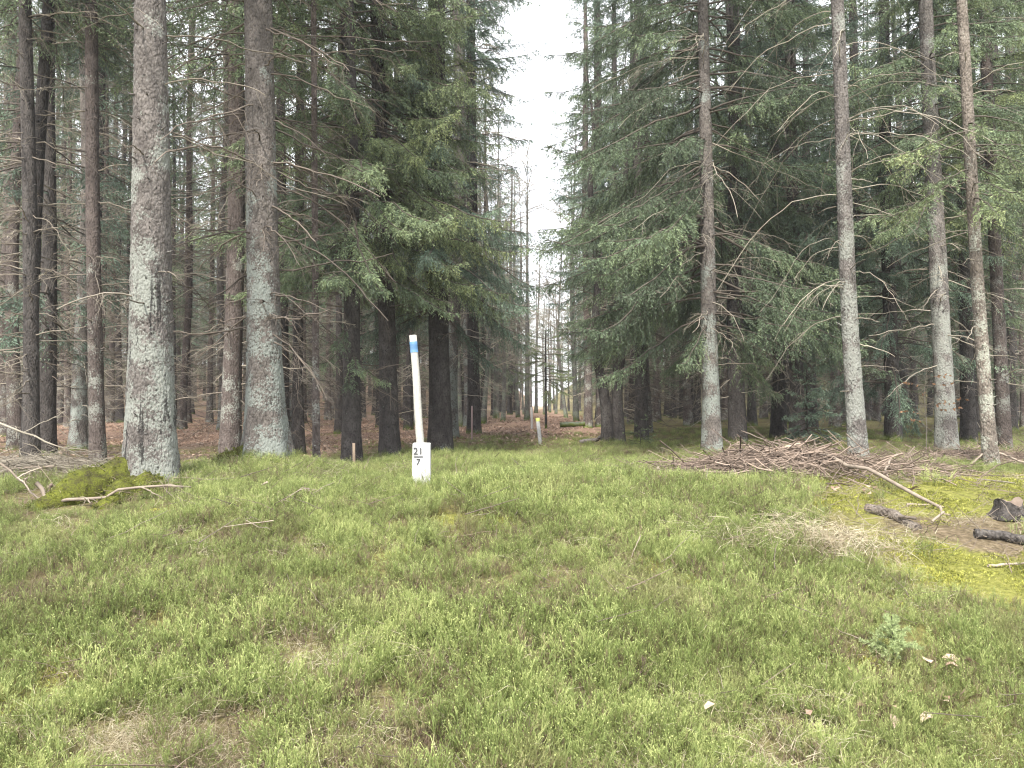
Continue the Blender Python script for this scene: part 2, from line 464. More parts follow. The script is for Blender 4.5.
bump(t, p, math_(t, 'ADD', n2, math_(t, 'MULTIPLY', n3, 0.5)), 1.0, 0.05)
ground = gs.build("ground", [m]); tag(ground, kind="structure", label="forest floor of turf, moss and leaf litter", cat="ground")
for nm, fn in (("moss", m_moss), ("litter", m_litter), ("bare", m_bare)):
    a_ = ground.data.attributes.new(nm, 'FLOAT', 'POINT')
    a_.data.foreach_set("value", fn(GX.ravel(), GY.ravel()).astype(np.float32))

# ------------------------------------------------------------------ scattered ground cover (stuff)
LIB = bpy.data.collections.new("plant_library")

def libmesh(coll, soup, name, mats):
    o_ = bpy.data.objects.new(name, soup.mesh(name, mats)); coll.objects.link(o_); return o_

def scatter(name, coll, P, rot, scl, kinds, label, cat):
    me = bpy.data.meshes.new(name)
    me.vertices.add(len(P)); me.vertices.foreach_set("co", np.asarray(P, np.float32).ravel())
    a1 = me.attributes.new("rot", 'FLOAT_VECTOR', 'POINT'); a1.data.foreach_set("vector", np.asarray(rot, np.float32).ravel())
    a2 = me.attributes.new("scl", 'FLOAT_VECTOR', 'POINT'); a2.data.foreach_set("vector", np.asarray(scl, np.float32).ravel())
    a3 = me.attributes.new("kind_id", 'INT', 'POINT'); a3.data.foreach_set("value", np.asarray(kinds, np.int32))
    ob = link(name, me)
    g = bpy.data.node_groups.new(name + "_nodes", 'GeometryNodeTree')
    g.interface.new_socket("Geometry", in_out='INPUT', socket_type='NodeSocketGeometry')
    g.interface.new_socket("Geometry", in_out='OUTPUT', socket_type='NodeSocketGeometry')
    gi = g.nodes.new("NodeGroupInput"); go = g.nodes.new("NodeGroupOutput")
    iop = g.nodes.new("GeometryNodeInstanceOnPoints")
    ci = g.nodes.new("GeometryNodeCollectionInfo")
    ci.inputs["Collection"].default_value = coll
    ci.inputs["Separate Children"].default_value = True
    ci.inputs["Reset Children"].default_value = True
    def na(nm, ty):
        n = g.nodes.new("GeometryNodeInputNamedAttribute"); n.data_type = ty; n.inputs["Name"].default_value = nm
        return n.outputs["Attribute"]
    e2r = g.nodes.new("FunctionNodeEulerToRotation")
    L = g.links.new
    L(gi.outputs[0], iop.inputs["Points"]); L(ci.outputs[0], iop.inputs["Instance"])
    iop.inputs["Pick Instance"].default_value = True
    L(na("kind_id", 'INT'), iop.inputs["Instance Index"])
    L(na("rot", 'FLOAT_VECTOR'), e2r.inputs[0]); L(e2r.outputs[0], iop.inputs["Rotation"])
    L(na("scl", 'FLOAT_VECTOR'), iop.inputs["Scale"])
    L(iop.outputs[0], go.inputs[0])
    md = ob.modifiers.new("scatter", 'NODES'); md.node_group = g
    return tag(ob, label, cat, kind="stuff")

def bilberry_clump(seed, stems=30, h=0.22, spread=0.13, leafy=0.5):
    r = np.random.default_rng(seed); s = Soup()
    P0 = []; P1 = []; T0 = []; T1 = []; W = []
    lp = []; ld = []
    for i in range(stems):
        b = np.array([*(r.normal(size=2) * spread * 0.55), -0.02])
        d = nrm(np.array([b[0] * 2.2 + r.normal() * 0.28, b[1] * 2.2 + r.normal() * 0.28, 1.0]))
        L = h * r.uniform(0.55, 1.15); tt = r.uniform(0.3, 0.8)
        mid = b + d * L * 0.5 + r.normal(size=3) * 0.012; tip = mid + nrm(d + r.normal(size=3) * 0.25) * L * 0.5
        P0 += [b, mid]; P1 += [mid, tip]; T0 += [0.02, tt - 0.22]; T1 += [tt - 0.22, tt]; W += [0.0036, 0.003]
        for k in range(r.integers(6, 10)):
            u = r.uniform(0.3, 1.0); q = b + (mid - b) * u * 2 if u < 0.5 else mid + (tip - mid) * (u - 0.5) * 2
            dd = nrm(d * 1.1 + nrm(r.normal(size=3)) * 0.55 + np.array([0, 0, 0.4])); l = L * r.uniform(0.18, 0.42)
            q1 = q + dd * l
            P0.append(q); P1.append(q1); T0.append(tt - 0.12); T1.append(tt + r.uniform(0, 0.25)); W.append(0.0032)
            for j in range(2):
                d3 = nrm(dd + nrm(r.normal(size=3)) * 0.45); q2 = q + dd * l * r.uniform(0.4, 0.95)
                P0.append(q2); P1.append(q2 + d3 * l * 0.5); T0.append(tt); T1.append(tt + 0.25); W.append(0.003)
                if r.random() < leafy:
                    lp.append(q2 + d3 * l * 0.45); ld.append(nrm(d3 + r.normal(size=3) * 0.5))
    P0 = np.array(P0); P1 = np.array(P1); W = np.array(W) * 0.95
    V, F = strips(P0, P1, W, r)
    tn = np.stack([T0, T0, T1, T1], 1).ravel()
    s.add(V, F, 0, tn, False)
    if lp:
        V, F = diamonds(np.array(lp), np.array(ld), r.uniform(0.008, 0.016, len(lp)), r.uniform(0.005, 0.009, len(lp)), r)
        s.add(V, F, 0, np.repeat(r.uniform(0.5, 1.0, len(lp)), 4), False)
    return s

def grass_tuft(seed, n=34, h=0.19, lie=1.0, wd=0.0028):
    r = np.random.default_rng(seed); s = Soup()
    P = np.zeros((n, 5, 3))
    az = r.uniform(0, 2 * np.pi, n); L = h * r.uniform(0.5, 1.3, n)
    d = np.stack([np.cos(az), np.sin(az)], 1); b = r.normal(size=(n, 2)) * 0.10
    out_ = r.uniform(0.5, 1.15, n) * lie
    for k, u in enumerate(np.linspace(0, 1, 5)):
        P[:, k, :2] = b + d * (L * out_ * u ** 1.3)[:, None]
        P[:, k, 2] = L * (u * 0.9 - 0.75 * out_ * u * u) + 0.005
    P[:, 1:] += r.normal(size=(n, 4, 3)) * 0.006
    for k in range(4):
        V, F = strips(P[:, k], P[:, k + 1], np.full(n, wd * (1 - 0.15 * k)), r)
        s.add(V, F, 0, np.repeat(r.uniform(0.1, 1, n), 4), False)
    return s

def twig_bits(seed, n=7):
    r = np.random.default_rng(seed); s = Soup()
    for i in range(n):
        L = r.uniform(0.08, 0.35); az = r.uniform(0, 6.28)
        b = np.array([*(r.normal(size=2) * 0.15), r.uniform(0.0, 0.05)])
        u = np.linspace(0, 1, 5)
        P = b + np.stack([np.cos(az) * L * u, np.sin(az) * L * u, r.uniform(-0.02, 0.12) * u], 1) + np.cumsum(r.normal(size=(5, 3)) * 0.01, 0)
        V, F = tubes(P, np.linspace(1, 0.4, 5) * r.uniform(0.0015, 0.004), 3)
        s.add(V, F, 0, r.uniform(0, 1))
    return s

def leaf_patch(seed, n=26, rad=0.28):
    r = np.random.default_rng(seed); s = Soup()
    p = np.stack([r.normal(size=n) * rad, r.normal(size=n) * rad, r.uniform(0.0, 0.03, n)], 1)
    az = r.uniform(0, 6.28, n); d = np.stack([np.cos(az), np.sin(az), r.normal(size=n) * 0.25], 1); d = nrm(d)
    sd2 = nrm(np.cross(d, np.array([0, 0, 1.0]) + r.normal(size=(n, 3)) * 0.35))
    l = r.uniform(0.04, 0.07, n)[:, None]; wv_ = l * 0.3
    up = np.array([0, 0, 1.0]) * 0.010
    V = np.stack([p, p + d * l * 0.28 + sd2 * wv_ * 0.85 + up, p + d * l * 0.68 + sd2 * wv_ * 0.8 + up * 0.8, p + d * l,
                  p + d * l * 0.68 - sd2 * wv_ * 0.8 + up * 1.3, p + d * l * 0.28 - sd2 * wv_ * 0.85 + up * 0.5], 1).reshape(-1, 3)
    b = np.arange(n)[:, None] * 6
    s.add(V, np.concatenate([b + np.array([[0, 1, 5]]), b + np.array([[1, 2, 5]]), b + np.array([[2, 4, 5]]), b + np.array([[2, 3, 4]])]), 0, np.repeat(r.uniform(0, 1, n), 6), False)
    return s

def moss_pad(seed, n=240, rad=0.10):
    r = np.random.default_rng(seed); s = Soup()
    xy = r.normal(size=(n, 2)) * rad * 0.6
    z = 0.03 * np.exp(-(xy ** 2).sum(1) / (rad * rad * 0.5)) 
    p = np.stack([xy[:, 0], xy[:, 1], z - 0.008], 1)
    d = nrm(np.stack([xy[:, 0] * 4 + r.normal(size=n) * 0.5, xy[:, 1] * 4 + r.normal(size=n) * 0.5, np.ones(n)], 1))
    V, F = diamonds(p, d, r.uniform(0.010, 0.024, n), r.uniform(0.003, 0.006, n), r)
    tn = r.uniform(0.05, 0.9, n)
    s.add(V, F, 0, np.stack([tn - 0.2, tn, tn + 0.2, tn], 1).ravel(), False)
    return s

def subcoll(name):
    return bpy.data.collections.new(name)

cb = subcoll("bilberry_kinds")
for i in range(6): libmesh(cb, bilberry_clump(100 + i, 30, 0.20), f"bilberry_{i}", [M_bilberry])
M_bilbrown = leafmat("bare_bilberry_stems", [(0.0, (0.07, 0.048, 0.038)), (0.5, (0.15, 0.105, 0.075)), (0.8, (0.20, 0.18, 0.09)), (1.0, (0.30, 0.30, 0.13))], 0.1, 0.3)
for i in range(2): libmesh(cb, bilberry_clump(120 + i, 16, 0.19, 0.11, 0.15), f"bilberry_{6 + i}", [M_bilbrown])

def in_view(x, y, m=1.5):
    return np.abs(x) < 0.68 * y + m

def samp(y0, y1, per_m2, wfun, r, m=1.5):
    A = (1.36 * (y0 + y1) / 2 + 2 * m) * (y1 - y0)
    n = int(A * per_m2)
    y = r.uniform(y0, y1, int(n * 1.4)); hw = 0.68 * y1 + m
    x = r.uniform(-hw, hw, len(y)); k = in_view(x, y, m)
    x, y = x[k], y[k]
    p = wfun(x, y); k = r.random(len(x)) < p
    return x[k], y[k]

def w_bil(x, y):
    n = fbm(x * 0.8, y * 0.8, 55, 4); n2 = fbm(x * 2.6, y * 2.6, 57, 3)
    d = 0.55 + 0.45 * sstep(0.36, 0.52, n * 0.45 + n2 * 0.55)
    d = d * (1 - 0.99 * m_clear(x, y)) * (1 - 0.97 * m_litter(x, y)) * (1 - 0.94 * m_bare(x, y))
    d = d * (1 - 0.8 * np.exp(-(((x - 0.6 * 0) + 0.22) / 0.5) ** 2 - ((y - 6.35) / 0.3) ** 2))
    d = d * (1 - 0.95 * np.exp(-(((x + 4.0) / 0.6) ** 2 + ((y - 7.1) / 0.5) ** 2) ** 1.5)) * (1 - 0.6 * sstep(-3.6, -4.4, x) * sstep(6.3, 7.0, y))
    d = d * (1 - 0.9 * np.exp(-(((x + 1.75) / 0.5) ** 2 + ((y - 3.48) / 0.22) ** 2)))
    low = sstep(4.2, 3.3, y - 0.55 * fbm(x * 1.1, y * 1.1, 58, 2) - 0.55 * sstep(1.0, -2.0, x)) 
    return d * (1 - 0.55 * low * sstep(0.6, -0.6, x))

r = np.random.default_rng(5)
X = []; Y = []
for y0, y1, dn in ((2.6, 5, 165), (5, 8, 130), (8, 12, 70), (12, 22, 30)):
    x, y = samp(y0, y1, dn, w_bil, r); X.append(x); Y.append(y)
X = np.concatenate(X); Y = np.concatenate(Y); n = len(X)
sc_ = (0.32 + 0.62 * fbm(X * 0.9, Y * 0.9, 61, 3)) * r.uniform(0.65, 1.3, n) * (1 - 0.3 * sstep(6.5, 9, Y)) * (1 - 0.25 * sstep(11, 15, Y)) * (1 - 0.45 * np.exp(-(((X + 3.9) / 0.8) ** 2 + ((Y - 6.6) / 0.5) ** 2))) * (1 - 0.4 * np.exp(-(((X - 3.1) / 1.0) ** 2 + ((Y - 5.3) / 0.7) ** 2)))
rot = np.stack([r.normal(size=n) * 0.16, r.normal(size=n) * 0.16, r.uniform(0, 6.28, n)], 1)
scatter("bilberry_undergrowth", cb, np.stack([X, Y, gz(X, Y)], 1), rot, np.stack([sc_ * r.uniform(0.9, 1.3, n), sc_ * r.uniform(0.9, 1.3, n), sc_], 1), np.where(r.random(n) < 0.10 + 0.26 * sstep(0.50, 0.66, fbm(X * 1.4 + 31, Y * 1.4, 67, 3)), r.integers(6, 8, n), r.integers(0, 6, n)),
        "low green bilberry twigs covering the open bank", "undergrowth")
print("bilberry", n)

cg = subcoll("grass_kinds")
for i in range(4): libmesh(cg, grass_tuft(200 + i), f"grass_{i}", [M_drygrass])
def w_gr(x, y):
    n = fbm(x * 0.9 + 7, y * 0.9, 71, 4)
    low = sstep(4.3, 3.3, y) * sstep(0.4, -0.8, x)
    return np.clip(0.30 + 0.6 * sstep(0.55, 0.68, n) + 0.6 * low, 0, 1) * (1 - 0.9 * m_litter(x, y)) * (1 - 0.6 * m_bare(x, y)) * (1 - 0.7 * m_moss(x, y))
X = []; Y = []
for y0, y1, dn in ((2.6, 5, 44), (5, 9, 22), (9, 14, 5)):
    x, y = samp(y0, y1, dn, w_gr, r); X.append(x); Y.append(y)
# the bleached tussock by the brush heap
cx, cy = at(795, 5.9), 5.9
X.append(cx + r.normal(size=46) * 0.30); Y.append(cy + r.normal(size=46) * 0.17)
X.insert(0, -1.75 + r.normal(size=70) * 0.30); Y.insert(0, 3.5 + r.normal(size=70) * 0.11)
X = np.concatenate(X); Y = np.concatenate(Y); n = len(X)
sc_ = r.uniform(0.5, 1.15, n); sc_[-46:] *= 1.7; sc_[:70] *= 0.75
scatter("dry_grass", cg, np.stack([X, Y, gz(X, Y) + 0.03 * (np.arange(n) >= n - 46)], 1), np.stack([r.normal(size=n) * 0.2, r.normal(size=n) * 0.2, r.uniform(0, 6.28, n)], 1),
        np.stack([sc_] * 3, 1), r.integers(0, 4, n), "bleached dry grass among the bilberry", "dry grass")

ct = subcoll("twig_kinds")
for i in range(4): libmesh(ct, twig_bits(300 + i), f"twigbits_{i}", [M_brush if i % 2 else M_stick])
X = []; Y = []
for y0, y1, dn in ((2.6, 9, 7), (9, 20, 2.5)):
    x, y = samp(y0, y1, dn, lambda x, y: 0.25 + 0.75 * np.clip(m_bare(x, y) + m_litter(x, y) + m_clear(x, y) * (y < 8), 0, 1), r); X.append(x); Y.append(y)
X = np.concatenate(X); Y = np.concatenate(Y); n = len(X)
scatter("twig_litter", ct, np.stack([X, Y, gz(X, Y) + 0.03 * (1 - m_bare(X, Y))], 1), np.stack([np.zeros(n), np.zeros(n), r.uniform(0, 6.28, n)], 1),
        np.stack([r.uniform(0.7, 1.4, n)] * 3, 1), r.integers(0, 4, n), "loose broken twigs strewn over the forest floor", "twig litter")

cl = subcoll("leaf_kinds")
for i in range(4): libmesh(cl, leaf_patch(400 + i), f"leaves_{i}", [M_litter])
X = []; Y = []
for y0, y1, dn in ((2.6, 9, 1.0), (9, 20, 9), (20, 45, 3)):
    x, y = samp(y0, y1, dn, lambda x, y: np.clip(m_litter(x, y) + 0.12 * (y < 9), 0, 1), r); X.append(x); Y.append(y)
X = np.concatenate(X); Y = np.concatenate(Y); n = len(X)
scatter("leaf_litter", cl, np.stack([X, Y, gz(X, Y)], 1), np.stack([np.zeros(n), np.zeros(n), r.uniform(0, 6.28, n)], 1),
        np.stack([r.uniform(0.8, 1.5, n)] * 3, 1), r.integers(0, 4, n), "brown fallen leaves under the trees and along the ride", "leaf litter")

cm = subcoll("moss_kinds")
for i in range(4): libmesh(cm, moss_pad(500 + i), f"mosspad_{i}", [M_moss])
X = []; Y = []
for y0, y1, dn in ((2.6, 5, 14), (5, 10, 30), (10, 15, 6)):
    x, y = samp(y0, y1, dn, lambda x, y: m_moss(x, y) ** 1.3 * (1 - 0.8 * m_bare(x, y)), r); X.append(x); Y.append(y)
X = np.concatenate(X); Y = np.concatenate(Y); n = len(X)
scatter("ground_moss", cm, np.stack([X, Y, gz(X, Y)], 1), np.stack([np.zeros(n), np.zeros(n), r.uniform(0, 6.28, n)], 1),
        np.stack([r.uniform(0.8, 1.9, n), r.uniform(0.8, 1.9, n), r.uniform(0.6, 1.5, n)], 1), r.integers(0, 4, n), "yellow-green moss cushions on the forest floor", "moss")

# ------------------------------------------------------------------ trees
UPV = np.array([0, 0, 1.0])

def dead_branch(s, start, az, L, e0, sag, r0, r, twigs=7, sub=2, k=3, mat=0, tl=0.42, curl=0.0, kink=0.013):
    """one bare branch with side twigs, added to soup s"""
    nP = 12
    u = np.linspace(0, 1, nP)
    azs = az + curl * u
    h = np.array([np.cos(azs), np.sin(azs)]).T
    P = np.zeros((nP, 3))
    step = np.diff(u, prepend=0) * L
    P[:, :2] = np.cumsum(h * step[:, None], 0) * math.cos(e0)
    P[:, 2] = L * (math.tan(e0) * u - sag * u * u)
    P[1:] += np.cumsum(r.normal(size=(nP - 1, 3)) * L * kink, 0)
    P += start
    R = r0 * (1 - r.uniform(0.5, 0.85) * u) + 0.0012
    tn = r.uniform(0.1, 0.9)
    V, F = tubes(P, R, k + 1); s.add(V, F, mat, tn)
    if twigs <= 0: return
    nT = twigs
    ut = r.uniform(0.2, 0.98, nT); i = np.minimum((ut * (nP - 1)).astype(int), nP - 2); f = ut * (nP - 1) - i
    q = P[i] + (P[i + 1] - P[i]) * f[:, None]; T = nrm(P[i + 1] - P[i])
    side = nrm(np.cross(T, UPV)) * np.where(r.random(nT) < 0.5, 1, -1)[:, None]
    d = nrm(T * 0.7 + side * r.uniform(0.4, 1.0, nT)[:, None] + UPV * r.normal(-0.1, 0.3, nT)[:, None])
    l = L * tl * (1.1 - ut * 0.6) * r.uniform(0.4, 1.1, nT)
    un = np.linspace(0, 1, 6)
    PT = q[:, None, :] + d[:, None, :] * (l[:, None] * un)[:, :, None] - UPV * (l[:, None] * r.uniform(0.0, 0.5, nT)[:, None] * un ** 2)[:, :, None]
    PT[:, 1:] += np.cumsum(r.normal(size=(nT, 5, 3)), 1) * (l * 0.03)[:, None, None]
    RT = (r0 * 0.32 * (1 - 0.4 * ut))[:, None] * (1 - 0.75 * un) + 0.0011
    V, F = tubes(PT, RT, k); s.add(V, F, mat, tn + 0.05)
    if sub > 0:
        nS = nT * sub; ti = np.repeat(np.arange(nT), sub)
        j = r.integers(1, 5, nS); q2 = PT[ti, j]; T2 = nrm(PT[ti, j] - PT[ti, j - 1])
        d2 = nrm(T2 + nrm(r.normal(size=(nS, 3))) * 0.8)
        l2 = l[ti] * r.uniform(0.2, 0.5, nS); un2 = np.linspace(0, 1, 4)
        P2 = q2[:, None, :] + d2[:, None, :] * (l2[:, None] * un2)[:, :, None] - UPV * (l2[:, None] * 0.25 * un2 ** 2)[:, :, None]
        R2 = 0.0016 * (1 - 0.5 * un2)[None, :] * np.ones((nS, 1))
        V, F = tubes(P2, R2, 3); s.add(V, F, mat, tn + 0.1)

def live_limb(s, start, az, L, e0, sag, r, dens=1.0, tw=(0.05, 0.085), wd=0.013, sp=0.014, bsp=0.05, wood_mat=1, leaf_mat=0, hang=0.7, r0=0.014, core=True, bare_in=0.18, tip_t=0.42):
    """a spruce limb: a woody axis with drooping side sprays of needled twigs"""
    nP = 10; u = np.linspace(0, 1, nP)
    d0 = np.array([math.cos(az), math.sin(az), 0]); P = np.zeros((nP, 3))
    P += d0 * (L * u)[:, None] * math.cos(e0)
    P[:, 2] += L * (math.sin(e0) * u - sag * u ** 1.7 + 0.22 * sag * u ** 5 * 2)
    P[1:] += np.cumsum(r.normal(size=(nP - 1, 3)) * L * 0.012, 0); P += start
    V, F = tubes(P, r0 * (1 - 0.85 * u) + 0.0015, 4); s.add(V, F, wood_mat, 0.3)
    nb = max(6, int(L * (1 - bare_in) / bsp * 2 * dens))
    ub = np.sort(bare_in + (1 - bare_in) * r.random(nb) ** 0.9); ub[-3:] = 0.995
    i = np.minimum((ub * (nP - 1)).astype(int), nP - 2); f = ub * (nP - 1) - i
    q = P[i] + (P[i + 1] - P[i]) * f[:, None]; T = nrm(P[i + 1] - P[i])
    side = nrm(np.cross(T, UPV)) * np.where(np.arange(nb) % 2, 1, -1)[:, None]
    d = nrm(T * r.uniform(0.5, 1.0, nb)[:, None] + side * r.uniform(0.3, 1.0, nb)[:, None] - UPV * (hang * r.uniform(0.0, 1.0, nb))[:, None])
    d[-3:] = nrm(T[-3:] + r.normal(size=(3, 3)) * 0.2)
    prof = np.clip(np.minimum((ub - bare_in * 0.6) * 3.2, (1.12 - ub) * 1.35), 0.12, 1)
    l = 0.30 * L ** 0.6 * prof * r.uniform(0.55, 1.3, nb)
    gr = hang * r.uniform(0.2, 0.9, nb)
    if core:
        uc = np.linspace(0, 1, 4)
        PC = q[:, None, :] + d[:, None, :] * (l[:, None] * uc)[:, :, None] - UPV * ((l * gr)[:, None] * uc ** 2)[:, :, None]
        V, F = tubes(PC, np.full((nb, 4), 0.0022) * np.linspace(1, 0.5, 4), 3); s.add(V, F, wood_mat, 0.2)
    m = np.maximum((l / sp).astype(int), 3)
    bi = np.repeat(np.arange(nb), m); nn = len(bi)
    first = np.repeat(np.cumsum(m) - m, m); un = (np.arange(nn) - first + 0.6) / m[bi]
    p = q[bi] + d[bi] * (l[bi] * un)[:, None] - UPV * ((l * gr)[bi] * un ** 2)[:, None]
    tb = nrm(d[bi] - UPV * (2 * gr[bi] * un)[:, None])
    pr = r.normal(size=(nn, 3)); pr = nrm(pr - (pr * tb).sum(1, keepdims=True) * tb)
    pr[:, 2] *= 0.6
    dd = nrm(tb * r.uniform(0.5, 1.1, nn)[:, None] + pr * 0.75)
    ln = r.uniform(tw[0], tw[1], nn) * (1.05 - 0.35 * un)
    V, F = diamonds(p, dd, ln, wd * r.uniform(0.7, 1.25, nn), r)
    base = r.uniform(0.1, 0.6) + r.normal(size=nb)[bi] * 0.14 + 0.10 * ub[bi]
    tn = np.stack([base - 0.10, base, base + tip_t * un, base], 1).ravel()
    s.add(V, F, leaf_mat, tn, False)

def trunk_soup(s, pts_fn, H, d0, taper, flare, r, sides=20, dz=0.06, zfine=8.0, mat=0, lobes=5, rough=0.03, stubs=0, stub_mat=0, fine=False):
    if fine: sides, dz = 72, 0.02
    zs = np.concatenate([np.arange(-0.25, zfine, dz), np.linspace(zfine, H, 14)])
    zc = np.maximum(zs, 0)
    rad = 0.5 * np.maximum(d0 - taper * zc, min(0.03, d0 * 0.35) * np.ones_like(zc))
    k = np.clip((H - zs) / (0.35 * H), 0, 1); rad = rad * np.minimum(1, 0.1 + 0.9 * k ** 0.8)
    an = np.linspace(0, 2 * np.pi, sides, endpoint=False)
    ph = r.uniform(0, 6.28); ph2 = r.uniform(0, 6.28)
    lob = 0.55 + 0.45 * np.cos(lobes * an + ph) * (0.7 + 0.3 * np.cos(2 * an + ph2))
    C = pts_fn(zs)
    A, Z = np.meshgrid(an, zs)
    nz = (fbm(np.cos(A) * 2 + 5 + ph, Z * 1.2 + np.sin(A) * 2, 9, 4) - 0.5) * 2
    nz2 = (vnoise(np.cos(A) * 9 + np.sin(A) * 7 + 40, Z * 11 + ph * 5, 4) - 0.5)
    RR = rad[:, None] * (1 + rough * 1.6 * nz + rough * 1.3 * nz2)
    if fine:
        k1 = vnoise(A * rad[:, None] * 34 + 11, Z * 26, 14); k2 = vnoise(A * rad[:, None] * 80 + 5, Z * 60, 15)
        RR = RR + 0.012 * (np.abs(k1 - 0.5) - 0.22) + 0.005 * (k2 - 0.5)
    RR = RR + flare * np.exp(-np.maximum(Z, 0) / 0.42) * lob[None, :] * 0.75 + flare * 0.35 * np.exp(-np.maximum(Z, 0) / 0.9) 
    RR = RR + np.maximum(-Z, 0) * flare * 2.0 * lob[None, :]
    V = np.stack([C[:, 0:1] + np.cos(A) * RR, C[:, 1:2] + np.sin(A) * RR, Z], -1).reshape(-1, 3)
    n, kx = len(zs), sides
    i = np.arange(n - 1)[:, None] * kx; j = np.arange(kx)[None, :]; j2 = (j + 1) % kx
    F = np.concatenate([np.stack([i + j, i + j2, i + kx + j2], -1).reshape(-1, 3), np.stack([i + j, i + kx + j2, i + kx + j], -1).reshape(-1, 3)])
    s.add(V, F, mat, 0.5)
    def radius(z):
        return float(np.interp(z, zs, rad))
    if stubs:
        zz = r.uniform(0.5, zfine, stubs); az = r.uniform(0, 6.28, stubs); L = r.uniform(0.02, 0.09, stubs)
        rr = np.array([radius(q) for q in zz]); c = pts_fn(zz)
        d = np.stack([np.cos(az), np.sin(az), r.normal(0.1, 0.3, stubs)], 1)
        p0 = c + d * (rr * 0.85)[:, None]; p0[:, 2] = zz
        u = np.linspace(0, 1, 3)
        PP = p0[:, None, :] + d[:, None, :] * ((L + rr * 0.15)[:, None] * u)[:, :, None]
        V, F = tubes(PP, np.array([0.016, 0.010, 0.003]) * r.uniform(0.5, 1.2, stubs)[:, None], 5); s.add(V, F, stub_mat, 0.25)
    return radius

def lean_fn(lx, ly, r, wob=0.03):
    a1, a2, p1, p2 = r.normal() * wob, r.normal() * wob, r.uniform(0, 6), r.uniform(0, 6)
    def fn(z):
        z = np.asarray(z, float)
        return np.stack([lx * z + a1 * (np.sin(z * 0.6 + p1) - np.sin(p1)), ly * z + a2 * (np.sin(z * 0.5 + p2) - np.sin(p2)), z], -1)
    return fn

FINE = dict(tw=(0.045, 0.085), wd=0.0125, sp=0.013, bsp=0.045)
MID = dict(tw=(0.06, 0.11), wd=0.019, sp=0.026, bsp=0.07)
FAR = dict(tw=(0.10, 0.17), wd=0.034, sp=0.06, bsp=0.11, core=False)

def crown_limbs(s, pts, radius, H, hb, R, r, lod, ztop=None, whorl=0.42, per=(4, 6), sparse=1.0, face=None, hang=0.7, low_dead=0.25, leaf_mat=0):
    """whorls of live limbs from hb to the tip; face = (azimuth, half width, height) leaves limbs out towards that side below that height"""
    z = hb
    ztop = ztop or H - 0.3
    while z < ztop:
        fr = (z - hb) / max(H - hb, 0.1)
        Lz = R * (1 - fr) ** 0.75 * (0.62 + 0.38 * min(1, (z - hb) / 1.5 + 0.3)) + 0.15
        for k in range(r.integers(per[0], per[1] + 1)):
            if r.random() > sparse: continue
            az = r.uniform(0, 2 * np.pi)
            if face is not None and z < face[2] and abs((az - face[0] + np.pi) % (2 * np.pi) - np.pi) < face[1]: continue
            zz = z + r.uniform(-0.16, 0.16); L = Lz * r.uniform(0.6, 1.15)
            e0 = math.radians(-10 + 46 * fr + r.normal() * 8); sag = (0.42 * (1 - fr) + 0.02) * r.uniform(0.6, 1.3)
            c = pts(np.array([zz]))[0]
            st = c + np.array([math.cos(az), math.sin(az), 0]) * radius(zz) * 0.6
            live_limb(s, st, az, L, e0, sag, r, hang=hang, r0=(0.0018 if R < 0.5 else 0.006) + 0.005 * L, leaf_mat=leaf_mat, **lod)
        z += whorl * r.uniform(0.75, 1.25)

def dead_limbs(r, pts, radius, z0, z1, n, L=(0.6, 1.8), e=(-15, 15), sag=(0.0, 0.35), twigs=(4, 9), sub=2, rr=(0.006, 0.011), az=None, tl=0.42):
    """parameters of dead branches on a trunk"""
    res = []
    for i in range(n):
        z = r.uniform(z0, z1)
        a_ = r.uniform(0, 2 * np.pi) if az is None else az + r.normal() * 1.2
        c = pts(np.array([z]))[0]; R0 = radius(z)
        st = c + np.array([math.cos(a_), math.sin(a_), 0]) * R0 * 0.7
        res.append(dict(start=st, az=a_, L=r.uniform(*L) * (0.7 + 0.3 * min(1, (z - z0) / 2.5)), e0=math.radians(r.uniform(*e)), sag=r.uniform(*sag), r0=r.uniform(*rr), twigs=int(r.integers(twigs[0], twigs[1] + 1)), sub=sub, tl=tl))
    return res

def hero(name, label, px, d, top_px, d0, taper, flare, H, barkm, seed, dead, hb=None, R=2.6, lod=FINE, leaf=None, face=(-np.pi / 2, 0.9, 6.0), sparse=1.0,
         twigm=None, stubs=40, group="trees at the front of the wood", lobes=5, ztop=None, hang=0.7, extra=None, per=(4, 6), whorl=0.42, ly=0.0, cat="tree", rough=0.03):
    r = np.random.default_rng(seed)
    x = at(px, d); z = float(gz(x, d))
    lx = ((top_px - px) / FPX * d) / (EYE + 0.527 * d - z)
    pts = lean_fn(lx, ly, r, 0.02)
    root = thing(name, (x, d, z), label, cat, group)
    ts = Soup(); radius = trunk_soup(ts, pts, H, d0, taper, flare, r, sides=28, dz=0.05, lobes=lobes, stubs=stubs, rough=rough, **({} if d > 11 else dict(fine=True)))
    ts.build("trunk", [barkm], root)
    twigm = twigm or M_twig
    if hb is not None:
        cs = Soup(); crown_limbs(cs, pts, radius, H, hb, R, r, lod, ztop=ztop, face=face, sparse=sparse, hang=hang, per=per, whorl=whorl)
        cs.build("crown", [leaf or M_needle, M_twig_dark], root)
    for spec in dead:
        for b in dead_limbs(r, pts, radius, **spec):
            bs = Soup(); dead_branch(bs, r=r, **b); bs.build("dead_branch", [twigm], root)
    if extra: extra(root, pts, radius, r)
    return root

FRONT_L = "spruces along the front of the left wood"
FRONT_R = "spruces along the front of the right wood"

